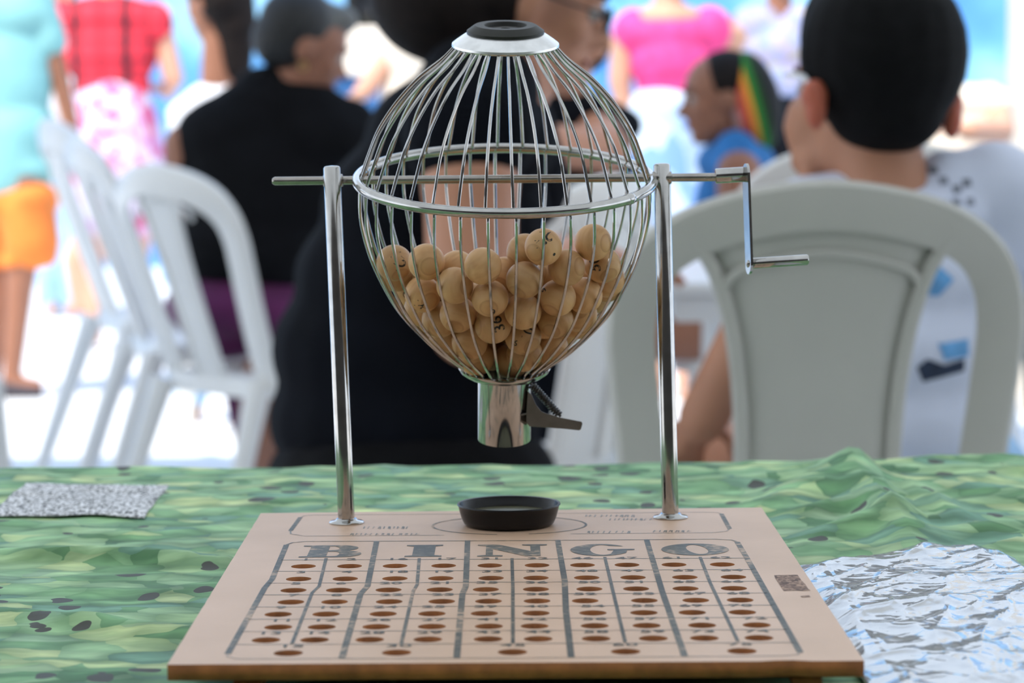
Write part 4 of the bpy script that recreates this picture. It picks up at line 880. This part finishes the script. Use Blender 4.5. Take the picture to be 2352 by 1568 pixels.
B = Blob(); B.ell(g(250, 45), (.24, .12, .11)).ell(g(252, 120), (.215, .13, .17)).ell(g(258, 200), (.175, .12, .10)).ell(g(355, 55), (.085, .09, .10)).ell(g(140, 50), (.085, .09, .10)); B.build('blouse', M['plaid'], r0, .014)
B = Blob(); B.ell(g(258, 215), (.165, .13, .06)); B.cap(g(262, 255), .175, g(270, 330), .205).cap(g(270, 330), .205, g(280, 440), .23); B.build('skirt', M['floral'], r0, .016)

# --- P3 person in pale jeans behind the first two
Y = 13.2; p0 = W(140, 715, Y); r0 = person('person in pale blue jeans far behind the orange shorts', (p0.x, Y, 0))
B = Blob(); P, R3 = head(B, g(140, 0), .23, (.4, -.9, 0)); B.cap(g(140, 50), .055, g(140, 90), .06).chain([g(140, 130), g(140, 330)], [.08, .08])
for sx in (-1, 1): B.chain([g(140+sx*75, 110), g(140+sx*85, 230), g(140+sx*75, 330)], [.045, .04, .028]); hand(B, g(140+sx*75, 330), (0, 0, -1), (-sx, 0, 0)); B.chain([g(140+sx*30, 330), g(140+sx*30, 540), g(140+sx*22, 705)], [.08, .05, .035]); B.cap(g(140+sx*22, 705), .035, g(140+sx*22, 712, -.15), .025)
B.build('body', M['skin_l'], r0, .013); hair_cap(P, R3, .23, r0, M['hair']); face(P, R3, .23, r0)
B = Blob(); B.ell(g(140, 110), (.2, .12, .1)).ell(g(140, 210), (.17, .12, .25)); B.build('shirt', M['white'], r0, .014)
B = Blob(); B.ell(g(140, 330), (.17, .12, .12))
for sx in (-1, 1): B.chain([g(140+sx*32, 350), g(140+sx*30, 540), g(140+sx*22, 695)], [.1, .08, .065])
B.build('jeans', M['jeans'], r0, .014)

# --- P4 dark long-haired woman behind the grey-haired one
Y = 8.0; p0 = W(500, 700, Y); r0 = person('woman with long dark hair and white top, behind the grey-haired woman', (p0.x, Y, 0))
B = Blob(); P, R3 = head(B, g(492, 8), .225, (-.8, .55, -.12)); B.cap(g(500, 90), .05, g(500, 190), .055).chain([g(500, 260), g(500, 600)], [.08, .08])
B.chain([g(440, 280), g(425, 420), g(440, 480, .25)], [.05, .042, .03]); hand(B, g(440, 480, .25), (0, 1, 0), (0, 0, -1)); B.chain([g(580, 250), g(590, 400), g(560, 480, .25)], [.05, .042, .03]); hand(B, g(560, 480, .25), (0, 1, 0), (0, 0, -1))
for sx in (-60, 60): B.chain([g(500+sx, 620), g(500+sx, 640, .42), g(500+sx, 940, .45)], [.09, .065, .04]); B.cap(g(500+sx, 975, .45), .035, g(500+sx, 980, .62), .025)
B.build('body', M['skin_b'], r0, .012); face(P, R3, .225, r0)
hair_cap(P, R3, .225, r0, M['hairb'], 1.04, extra=lambda b_: b_.chain([g(520, -40), g(538, 60), g(540, 150)], [.09, .075, .055]))
B = Blob(); B.ell(g(505, 262), (.17, .11, .07)).ell(g(500, 330), (.16, .12, .2)).ell(g(500, 480), (.17, .13, .2)).cap(g(440, 262), .062, g(426, 350), .06).cap(g(575, 235), .062, g(588, 330), .06); B.build('top', M['white'], r0, .014)
B = Blob()
for sx in (-60, 60): B.chain([g(500+sx, 610), g(500+sx, 630, .42), g(500+sx, 900, .45)], [.11, .085, .06])
B.build('trousers', M['jeans'], r0, .014)
stool(p0.x, 8.05, 'plastic stool under the long-haired woman in the white top')

# --- P5 grey-haired woman in black, purple trousers
Y = 6.05; p0 = W(590, 1200, Y); r0 = person('seated grey-haired woman in black top and dark purple trousers, in profile', (p0.x, Y, 0))
B = Blob(); P, R3 = head(B, g(700, 112), .24, (.90, .20, -.38), (.22, 0, 1)); B.chain([g(670, 190), g(640, 260)], [.06, .075])
B.chain([g(610, 330), g(560, 700)], [.08, .08])
B.chain([g(780, 300, .0), g(850, 480, -.0), g(960, 500, .3)], [.06, .045, .03]); hand(B, g(960, 500, .3), (.8, .6, 0), (0, 0, -1))
B.chain([g(430, 340), g(420, 520, -.02), g(520, 560, .3)], [.06, .045, .03]); hand(B, g(520, 560, .3), (.5, .8, 0), (0, 0, -1))
for sx, q_ in ((-45, .38), (60, .42)): B.chain([g(560+sx, 740), g(585+sx*.6, 755, q_), g(600+sx*.5, 1040, q_-.1)], [.08, .06, .04]); B.cap(g(600+sx*.5, 1190, q_-.1), .038, g(610+sx*.5, 1200, q_+.1), .027); B.cap(g(600+sx*.5, 1040, q_-.1), .04, g(600+sx*.5, 1190, q_-.1), .035)
B.chain([g(600, 860, -.1), g(592, 990, -.15), g(575, 1060, -.15)], [.05, .048, .034]); B.cap(g(575, 1060, -.15), .034, g(560, 1110, -.08), .028)
B.build('body', M['skin_b'], r0, .011); face(P, R3, .24, r0)
hair_cap(P, R3, .24, r0, M['greyhair'], 1.0, back=-.13, extra=lambda b_: (b_.ell(P(0, -.27, -.08), (.05, .045, .05)), b_.ell(P(0, .16, .36), (.06, .055, .04))))
bm = bmesh.new(); q_ = P(.37, .0, -.17)-Vector(r0.location); bm_lathe(bm, [(.004, -.002), (.011, -.002), (.011, .002), (.004, .002)], Matrix.Translation(q_) @ frame(Vector((.3, -1, 0))).to_4x4(), 20, close=True); from_bm('earring', bm, mat('gold_earring', (.7, .45, .2), .3, 1), r0)
B = Blob(); B.ell(g(640, 255), (.17, .10, .085)).ell(g(560, 320), (.165, .12, .115)).ell(g(720, 320), (.16, .12, .10)).ell(g(600, 440), (.20, .15, .20)).ell(g(575, 560), (.185, .16, .13)).cap(g(500, 300), .08, g(430, 420), .06).cap(g(430, 420), .06, g(440, 520), .055).cap(g(770, 310), .08, g(850, 470), .06)
B.ell(g(600, 220), (.07, .07, .07)).cap(g(560, 260), .075, g(630, 215), .072).cap(g(480, 310), .08, g(560, 270), .08).cap(g(740, 270), .06, g(800, 290), .07); B.build('top', M['black'], r0, .012)
B = Blob(); B.ell(g(550, 700), (.18, .18, .085)).ell(g(550, 730, .1), (.12, .2, .07))
for sx, q_ in ((-45, .38), (60, .42)): B.chain([g(550+sx, 735), g(585+sx*.6, 745, q_), g(598+sx*.5, 960, q_-.08)], [.10, .085, .055])
B.build('trousers', M['purple'], r0, .012)

# --- P6 large woman in dark clothes, directly behind the cage
Y = 3.4; p0 = W(960, 1400, Y); r0 = person('seated dark-haired woman in navy and black, bare arm, directly behind the cage', (p0.x, Y, 0))
B = Blob(); H = .232; P, R3 = head(B, g(1225, 5, .02), H, (.93, .05, -.30), (.28, 0, 1)); B.chain([g(1170, 130), g(1120, 260)], [.062, .08])
B.chain([g(1050, 350), g(940, 900)], [.08, .08])
B.chain([g(1085, 290, -.13), g(1080, 420, -.17), g(1085, 740, -.19), g(1330, 660, .15)], [.055, .064, .058, .034]); hand(B, g(1330, 660, .15), (.8, .5, 0), (0, 0, -1))
B.chain([g(1120, 300, .2), g(1180, 600, .25), g(1380, 600, .45)], [.055, .05, .034]); hand(B, g(1380, 600, .45), (.8, .5, 0), (0, 0, -1))
for xa, xb in ((860, 1030), (1020, 1150)): B.chain([g(xa, 1100, .05), g(xb, 1060, .42), g(xb, 1560, .44)], [.09, .065, .04]); B.cap(g(xb, 1560, .44), .04, g(xb, 1690, .44), .036); B.cap(g(xb, 1700, .44), .036, g(xb+30, 1700, .58), .028)
B.build('body', M['skin_m'], r0, .009); face(P, R3, H, r0)
hair_cap(P, R3, H, r0, M['hairb'], 1.10, back=-.15, extra=lambda b_: (b_.ell(P(0, -.52, -.10), (.10, .10, .095)), b_.ell(P(0, -.40, -.18), (.08, .09, .08)), b_.ell(P(0, .14, .26), (.35*H, .27*H, .26*H), R3), b_.ell(P(0, -.2, .1), (.37*H, .36*H, .4*H), R3)), vox=.009)
bm = bmesh.new(); o_ = Vector(r0.location)
for sx in (-1, 1):
    bm_tube(bm, [P(sx*.14+.09*math.cos(a), .43, .02+.07*math.sin(a))-o_ for a in [2*PI*k/20 for k in range(20)]], .0022, 6, closed=True); bm_tube(bm, [P(sx*.23, .42, .04)-o_, P(sx*.37, .05, .04)-o_], .0022, 6)
bm_tube(bm, [P(-.05, .45, .03)-o_, P(.05, .45, .03)-o_], .0022, 6); from_bm('glasses', bm, M['glass'], r0)
B = Blob(); px = 1735.
for cx_, cy_, rx, ry, rz in ((1105, 215, 155, 100, .12), (1062, 320, 228, 165, .15), (1000, 480, 268, 190, .16), (958, 640, 290, 200, .17), (936, 800, 320, 215, .18), (932, 960, 324, 200, .19), (945, 1110, 310, 180, .19)): B.ell(g(cx_, cy_, .02), (rx/px, rz, ry/px))
B.cap(g(1095, 225, -.10), .085, g(1078, 300, -.15), .088); B.cap(g(1140, 240, .14), .075, g(1190, 420, .2), .075); B.build('top', M['navy'], r0, .011)
B = Blob(); B.ell(g(945, 1120), (.20, .22, .13))
for xa, xb in ((860, 1030), (1020, 1150)): B.chain([g(xa, 1130, .05), g(xb, 1110, .40), g(xb, 1500, .44)], [.125, .09, .065])
B.build('trousers', M['black'], r0, .012)
ob = stool(p0.x-.02, 3.42, 'round plastic stool hidden under the woman in navy')

# --- P7 person across the white table, only the arm and navy top show through the cage
Y = 5.3; g = lambda x, y, dy=0: W(x-30, y, Y+dy); p0 = W(1290, 1200, Y); r0 = person('person in navy top across the white table, forearm seen through the cage', (p0.x, Y, 0))
B = Blob(); P, R3 = head(B, g(1330, 110), .225, (-.5, -.85, -.25)); B.chain([g(1320, 210), g(1310, 260)], [.055, .06]).chain([g(1300, 330), g(1290, 700)], [.08, .08])
B.chain([g(1390, 290, -.02), g(1420, 345, -.2), g(1255, 330, -.35)], [.05, .05, .042]); hand(B, g(1255, 330, -.35), (-1, 0, .05), (0, 0, -1))
B.chain([g(1190, 300), g(1150, 480), g(1250, 560, -.3)], [.05, .042, .03]); hand(B, g(1250, 560, -.3), (.4, -.8, 0), (0, 0, -1))
for sx in (-70, 70): B.chain([g(1290+sx, 750), g(1290+sx, 780, -.35), g(1290+sx, 1230, -.3)], [.09, .065, .04]); B.cap(g(1290+sx, 1310, -.3), .035, g(1290+sx, 1330, -.45), .026)
B.build('body', M['skin_m'], r0, .011); face(P, R3, .225, r0); hair_cap(P, R3, .225, r0, M['hair'])
B = Blob(); B.ell(g(1300, 290), (.19, .11, .07)).ell(g(1295, 420), (.18, .13, .2)).ell(g(1290, 600), (.18, .14, .2)).cap(g(1375, 270), .06, g(1400, 300, -.05), .062); B.build('top', M['navy'], r0, .013)
B = Blob()
for sx in (-70, 70): B.chain([g(1290+sx, 760), g(1290+sx, 780, -.35), g(1290+sx, 1200, -.3)], [.11, .09, .06])
B.build('trousers', M['navy'], r0, .013)
stool(p0.x, 5.3, 'plastic stool under the person in navy across the white table')

g = lambda x, y, dy=0: W(x, y, Y+dy)
# --- P8 boy
Y = 2.98; p0 = W(2060, 1500, Y); r0 = person('black-haired boy in a white printed T-shirt, seated with his back turned', (p0.x, Y, 0))
H = .212; B = Blob(); P, R3 = head(B, g(1998, 195), H, (-.72, .69, -.14), (-.05, 0, 1)); B.chain([g(2010, 310), g(2025, 400), g(2050, 500)], [.056, .052, .07])
B.ell(P(.0, .16, -.30), (.046, .05, .046), R3).ell(g(1868, 370, .04), (.028, .035, .022)).ell(g(1850, 290, .05), (.026, .035, .04))
B.chain([g(2060, 560), g(2100, 1000)], [.08, .08])
B.chain([g(1840, 500), g(1720, 760, .05), g(1615, 960, .1)], [.045, .036, .032]); hand(B, g(1615, 960, .1), (-.2, .5, -.6), (0, .3, -1), .8)
B.chain([g(2290, 480), g(2330, 700, .05), g(2250, 820, .3)], [.045, .036, .03]); hand(B, g(2250, 820, .3), (-.2, .9, 0), (0, 0, -1), .8)
for xa, xb in ((1950, 1590), (2200, 2230)): B.chain([g(xa, 1130, .05), g(xb, 1060, .36), g(xb+10, 1900, .38)], [.075, .06, .04]); B.cap(g(xb+10, 2020, .36), .032, g(xb, 2040, .5), .024); B.cap(g(xb+10, 1900, .38), .04, g(xb+10, 2020, .36), .03)
B.build('body', M['skin_m'], r0, .008); face(P, R3, H, r0)
B = Blob(); B.ell(g(2030, 122, -.01), (.098, .108, .106)).ell(g(2036, 250, -.025), (.070, .070, .054)).ell(g(1950, 85, .05), (.058, .085, .080)); B.build('hair', M['hair'], r0, .006, 4)
M['ear'] = mat('backlit_glow_ear_skin', (.50, .13, .075), .5, sss=.4)  # red glow of backlit ears painted into the skin colour
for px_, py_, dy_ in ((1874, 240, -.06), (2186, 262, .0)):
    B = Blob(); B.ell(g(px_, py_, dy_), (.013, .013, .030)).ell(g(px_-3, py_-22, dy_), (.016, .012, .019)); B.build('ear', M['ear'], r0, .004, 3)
bm = bmesh.new(); o_ = Vector(r0.location); bm_tube(bm, [g(1868, 205, -.06)-o_, g(1845, 178, -.045)-o_, g(1822, 170, .0)-o_, g(1800, 172, .05)-o_], [.0025, .004, .0035, .002], 10); from_bm('glasses', bm, M['white'], r0)
B = Blob(); px = 1975.
for cx_, cy_, rx, ry, rz in ((2085, 490, 225, 75, .085), (2090, 620, 225, 150, .10), (2100, 800, 212, 170, .105), (2110, 980, 195, 170, .105), (2110, 1100, 185, 110, .11)): B.ell(g(cx_, cy_), (rx/px, rz, ry/px))
B.cap(g(2200, 450), .06, g(2290, 440), .050).cap(g(2285, 440), .060, g(2350, 650, .04), .070).cap(g(1960, 480), .05, g(1850, 500), .05).cap(g(1850, 500), .05, g(1790, 640, .05), .046)
sh = B.build('t_shirt', M['shirtw'], r0, .009, 5)
prm = mat('faded_grey_print', (.22, .24, .30), .85, var=.5, scale=40)
dkp = mat('dark_navy_print', (.03, .045, .085), .85, var=.5, scale=30); blp = mat('light_blue_print', (.16, .42, .80), .85, var=.3, scale=30)
# printed motifs: patches shrink-wrapped on the back of the shirt
def patch(pts, m, nm):
    vs, fs = poly_mesh([[(x, -y) for x, y in pts]]); bm = bmesh.new(); v = [bm.verts.new(g(x, -y, -.16)-Vector(r0.location)) for x, y in vs]
    for f in fs: bm.faces.new([v[i] for i in f])
    bmesh.ops.subdivide_edges(bm, edges=bm.edges, cuts=3, use_grid_fill=True); o = from_bm(nm, bm, m, r0)
    sw = o.modifiers.new('wrap', 'SHRINKWRAP'); sw.target = sh; sw.wrap_method = 'PROJECT'; sw.use_project_y = True; sw.use_project_z = False; sw.use_project_x = False; sw.use_positive_direction = True; sw.use_negative_direction = False; sw.offset = .0015
    me = evald(o); o.modifiers.clear(); old = o.data; o.data = me; bpy.data.meshes.remove(old); return o
for bx_, by_ in ((2185, 395), (2205, 420), (2235, 440), (2260, 425), (2230, 470), (2200, 475), (2265, 470)): patch([(bx_-11, by_-8), (bx_+9, by_-10), (bx_+12, by_+7), (bx_-8, by_+10)], prm, 'shirt_print')
patch([(2125, 855), (2150, 835), (2190, 850), (2240, 835), (2240, 865), (2180, 880), (2140, 890)], dkp, 'shirt_print'); patch([(2175, 800), (2250, 790), (2250, 830), (2190, 838)], blp, 'shirt_print'); patch([(2110, 650), (2170, 610), (2215, 650), (2180, 690), (2130, 685)], blp, 'shirt_print'); patch([(2085, 670), (2115, 672), (2150, 690), (2110, 700)], dkp, 'shirt_print')
B = Blob(); B.ell(g(2080, 1150), (.14, .14, .07))
for xa, xb in ((1980, 1800), (2190, 2220)): B.chain([g(xa, 1140, .05), g(xb, 1110, .22)], [.09, .085])
B.build('shorts', M['jeans'], r0, .011)

# --- P9 child with rainbow knit hat
Y = 6.1; p0 = W(1680, 1200, Y); r0 = person('brown-skinned child in profile with rainbow knit hat and blue shirt', (p0.x, Y, 0))
H = .222; B = Blob(); P, R3 = head(B, g(1655, 228), H, (-.96, -.12, -.10)); B.chain([g(1690, 300), g(1695, 350)], [.042, .05]).chain([g(1690, 430), g(1690, 700)], [.08, .08])
B.chain([g(1697, 400, -.15), g(1690, 500, -.17), g(1600, 560, -.2)], [.056, .046, .03]); hand(B, g(1600, 560, -.2), (-1, 0, 0), (0, 0, -1), .8); B.chain([g(1690, 400, .14), g(1680, 520, .14), g(1600, 560, .2)], [.045, .035, .026]); hand(B, g(1600, 560, .2), (-1, 0, 0), (0, 0, -1), .8)
for q_ in (-.07, .07): B.chain([g(1690, 760, q_), g(1360, 780, q_), g(1360, 1180, q_)], [.075, .055, .035]); B.cap(g(1360, 1250, q_), .03, g(1290, 1270, q_), .022)
B.build('body', M['skin_b'], r0, .009); face(P, R3, H, r0)
B = Blob(); B.ell(P(0, -.09, .16), (.375*H, .38*H, .37*H), R3); B.build('hair', M['hairb'], r0, .009)
B = Blob(); Rt = Matrix.Rotation(math.radians(-14), 3, 'Y'); B.ell(g(1728, 232), (.068, .095, .122), Rt); hb_ = B.build('knit_hat', M['rainbow'], r0, .009, 4, loc=g(1668, 236)); hb_.location = g(1668, 236)-Vector(r0.location)
B = Blob(); B.ell(g(1690, 372), (.095, .13, .06)).ell(g(1690, 480), (.10, .12, .14)).ell(g(1690, 640), (.11, .12, .16)).cap(g(1690, 350, -.08), .055, g(1690, 385, -.11), .058); B.build('shirt', M['blueknit'], r0, .01)
stool(p0.x+.01, 6.12, 'plastic stool under the child with the rainbow hat')

# --- P10 woman in bright pink
Y = 9.0; p0 = W(1540, 924, Y); r0 = person('woman in bright pink lace top and blue-white skirt standing far back', (p0.x, Y, 0))
B = Blob(); P, R3 = head(B, g(1535, -95), .225, (.1, 1, 0)); B.chain([g(1535, -30), g(1535, 20)], [.05, .055]).ell(g(1535, 42), (.13, .09, .05)).chain([g(1540, 80), g(1545, 300)], [.08, .08])
B.chain([g(1432, 100), g(1425, 190), g(1440, 290)], [.048, .042, .028]); hand(B, g(1440, 290), (.2, 0, -1), (1, 0, 0)); B.chain([g(1650, 70), g(1690, 85, .05), g(1650, 200, .1)], [.048, .045, .03]); hand(B, g(1650, 200, .1), (-.4, .3, -.8), (-1, 0, 0))
for sx in (-35, 35): B.chain([g(1540+sx, 350), g(1540+sx, 630), g(1540+sx, 880)], [.09, .055, .035]); B.cap(g(1540+sx, 905), .033, g(1540+sx, 915, .15), .025)
B.build('body', M['skin_l'], r0, .011); hair_cap(P, R3, .225, r0, M['hair'], 1.12)
B = Blob(); B.ell(g(1540, 78), (.185, .11, .075)).ell(g(1540, 140), (.15, .12, .13)).ell(g(1545, 205), (.125, .10, .06)).ell(g(1455, 75), (.075, .08, .085)).ell(g(1630, 70), (.08, .08, .085)); B.build('lace_top', M['pink'], r0, .012)
B = Blob(); B.ell(g(1545, 230), (.13, .11, .06)); B.chain([g(1530, 280), g(1520, 400), g(1520, 520)], [.15, .165, .18]); B.build('skirt', M['tiedye'], r0, .014)

# --- P11 woman in muted patterned top
Y = 10.2; p0 = W(1790, 850, Y); r0 = person('woman in muted purple patterned top standing far behind the boy', (p0.x, Y, 0))
B = Blob(); P, R3 = head(B, g(1790, -75), .225, (-.1, -1, 0)); B.chain([g(1790, -20), g(1790, 40)], [.05, .06]).chain([g(1790, 90), g(1790, 300)], [.08, .08])
for sx in (-1, 1): B.chain([g(1790+sx*95, 60), g(1790+sx*110, 170), g(1790+sx*85, 270)], [.048, .042, .028]); hand(B, g(1790+sx*85, 270), (0, 0, -1), (-sx, 0, 0)); B.chain([g(1790+sx*32, 330), g(1790+sx*32, 600), g(1790+sx*32, 825)], [.09, .055, .035]); B.cap(g(1790+sx*32, 838), .033, g(1790+sx*32, 842, -.15), .025)
B.build('body', M['skin_b'], r0, .011); hair_cap(P, R3, .225, r0, M['hair'], 1.1); face(P, R3, .225, r0)
B = Blob(); B.ell(g(1740, 55), (.10, .11, .08)).ell(g(1840, 55), (.10, .11, .08)).ell(g(1790, 110), (.17, .14, .12)).ell(g(1790, 190), (.16, .13, .15)).cap(g(1715, 50), .062, g(1690, 110), .06).cap(g(1865, 50), .062, g(1890, 110), .06); B.build('blouse', M['pattern'], r0, .013)
B = Blob(); B.chain([g(1790, 280), g(1790, 480), g(1790, 650)], [.16, .18, .2]); B.build('skirt', M['navy'], r0, .015)

# --- P13 person in cream to the right of the boy, P14 person in cream behind the cage's left shoulder
Y = 7.4; p0 = W(2225, 1060, Y); r0 = person('person in cream top far behind the boy, right of his head', (p0.x, Y, 0))
B = Blob(); P, R3 = head(B, g(2120, 95), .22, (-.3, -.95, -.1)); B.chain([g(2130, 170), g(2180, 230)], [.05, .055]).chain([g(2210, 300), g(2210, 600)], [.08, .08])
B.chain([g(2290, 240), g(2300, 300, -.15), g(2225, 300, -.3)], [.045, .04, .03]); hand(B, g(2225, 300, -.3), (-1, 0, .1), (0, 0, -1)); B.chain([g(2120, 250), g(2100, 400), g(2150, 460, -.2)], [.045, .04, .028]); hand(B, g(2150, 460, -.2), (.3, -1, 0), (0, 0, -1))
for sx in (-45, 45): B.chain([g(2210+sx, 620), g(2210+sx, 640, -.4), g(2210+sx, 1000, -.4)], [.09, .065, .04]); B.cap(g(2210+sx, 1080, -.4), .033, g(2210+sx, 1098, -.55), .025)
B.build('body', M['skin_l'], r0, .011); face(P, R3, .22, r0); hair_cap(P, R3, .22, r0, M['hairb'])
B = Blob(); B.ell(g(2205, 240), (.17, .11, .06)).ell(g(2205, 330), (.15, .12, .15)).ell(g(2205, 480), (.15, .13, .2)).cap(g(2270, 235), .058, g(2290, 280, -.05), .055); B.build('top', M['cream'], r0, .012)
B = Blob()
for sx in (-45, 45): B.chain([g(2210+sx, 620), g(2210+sx, 640, -.4), g(2210+sx, 930, -.4)], [.105, .085, .06])
B.build('trousers', M['jeans'], r0, .013); stool(p0.x, 7.4, 'plastic stool under the cream-topped person right of the boy')
Y = 8.6; p0 = W(960, 950, Y); r0 = person('fair person in cream clothes standing behind the two women in black', (p0.x, Y, 0))
B = Blob(); P, R3 = head(B, g(960, -130), .225, (.2, -1, 0)); B.chain([g(960, -60), g(960, -10)], [.05, .055]).chain([g(970, 60), g(975, 320)], [.08, .08])
B.chain([g(925, 10), g(905, 120), g(835, 210, -.1)], [.05, .046, .034]); hand(B, g(835, 210, -.1), (-.8, 0, -.5), (0, 0, 1)); B.chain([g(1060, 20), g(1070, 150), g(1060, 250)], [.048, .04, .028]); hand(B, g(1060, 250), (0, 0, -1), (-1, 0, 0))
for sx in (-33, 33): B.chain([g(975+sx, 360), g(975+sx, 640), g(975+sx, 915)], [.09, .055, .035]); B.cap(g(975+sx, 935), .033, g(975+sx, 943, -.15), .025)
B.build('body', M['skin_l'], r0, .012); face(P, R3, .225, r0); hair_cap(P, R3, .225, r0, M['hair'])
B = Blob(); B.ell(g(970, 20), (.16, .11, .07)).ell(g(975, 120), (.15, .12, .17)).ell(g(975, 240), (.155, .12, .18)).cap(g(930, 10), .064, g(915, 80), .062); B.build('top', M['cream'], r0, .013)
B = Blob()
for sx in (-33, 33): B.chain([g(975+sx, 340), g(975+sx, 620), g(975+sx, 890)], [.11, .085, .065])
B.build('trousers', M['jeans'], r0, .014)

# ================================================================ BACKGROUND OBJECTS
Y = 12.0; a = W(740, 62, Y); b_ = W(985, 172, Y)
st = thing('stall_counter', 'cream-fronted stall counter with dark blue skirting far behind', 'counter', ((a.x+b_.x)/2, Y, 0))
hw_ = (b_.x-a.x)/2
bm = bmesh.new(); bm_box(bm, (-hw_-.1, 0, b_.z), (hw_+.1, .5, a.z)); o = from_bm('counter_front', bm, M['cream'], st, False); bevel(o, .01)
bm = bmesh.new(); bm_box(bm, (-hw_-.08, .03, 0), (hw_+.08, .47, b_.z)); from_bm('skirting', bm, mat('deep_blue_cloth', (.03, .12, .30), .85, var=.2, scale=6), st, False)
sp = W(845, 30, Y); sp_ = thing('loudspeaker', 'black loudspeaker box standing on the cream stall counter', 'loudspeaker', (sp.x, Y+.2, a.z))
bm = bmesh.new(); bm_box(bm, (-.11, -.12, 0), (.11, .12, .42)); o = from_bm('speaker_box', bm, M['rubber'], sp_, False); bevel(o, .012)
bm = bmesh.new(); bm_lathe(bm, [(0, 0), (.07, .01), (.085, .02), (.085, 0)], Matrix.Translation((0, -.121, .14)) @ Matrix.Rotation(PI/2, 4, 'X'), 32); from_bm('speaker_cone', bm, M['dish'], sp_)
yb = W(908, 30, Y); o = thing('yellow_bottle', 'yellow bottle beside the loudspeaker on the counter', 'bottle', (yb.x+.02, Y+.2, a.z))
bm = bmesh.new(); bm_lathe(bm, [(0, 0), (.035, 0), (.036, .02), (.036, .2), (.02, .26), (.014, .30), (0, .30)], Matrix(), 24); from_bm('bottle_body', bm, mat('mustard_plastic', (.55, .38, .04), .4), o)
bm = bmesh.new(); bm_lathe(bm, [(0, .30), (.016, .30), (.016, .33), (0, .33)], Matrix(), 20); from_bm('bottle_cap', bm, M['rubber'], o)
p0 = W(2345, 300, 8.6); bm = bmesh.new(); bm_box(bm, (-.09, -.09, 0), (.09, .09, 3.19)); pl = from_bm('concrete_pillar', bm, mat('beige_concrete', (.62, .56, .48), .85, var=.06, scale=4), None, False); pl.location = (p0.x+.06, 8.6, 0); bevel(pl, .008); tag(pl, 'beige concrete pillar at the right edge of the picture', 'pillar')

# ================================================================ LIGHT
w = bpy.data.worlds.new('world'); bpy.context.scene.world = w; w.use_nodes = True; nt = w.node_tree; bgd = nt.nodes['Background']
tc = nt.nodes.new('ShaderNodeTexCoord'); s = nt.nodes.new('ShaderNodeSeparateXYZ'); lk(nt, tc.outputs['Generated'], s.inputs[0])
r = ramp(nt, [(0, (.62, .60, .56)), (.5, (.95, .97, 1.0)), (.56, (.78, .88, 1.0)), (1, (.32, .52, .90))]); mr = nt.nodes.new('ShaderNodeMapRange'); mr.inputs['From Min'].default_value = -1; lk(nt, s.outputs['Z'], mr.inputs['Value']); lk(nt, mr.outputs['Result'], r.inputs['Fac']); lk(nt, r.outputs['Color'], bgd.inputs['Color'])
bgd.inputs['Strength'].default_value = 1.25
sd = bpy.data.lights.new('sun', 'SUN'); sd.energy = 4.6; sd.angle = math.radians(.6); sd.color = (1, .95, .86)
so = bpy.data.objects.new('sun', sd); C.objects.link(so); so.rotation_euler = (math.radians(28), math.radians(-22), 0)
sc = bpy.context.scene
sc.view_settings.view_transform = 'Standard'; sc.view_settings.look = 'None'; sc.view_settings.gamma = 1; sc.view_settings.use_curve_mapping = False
sc.view_settings.exposure = .55
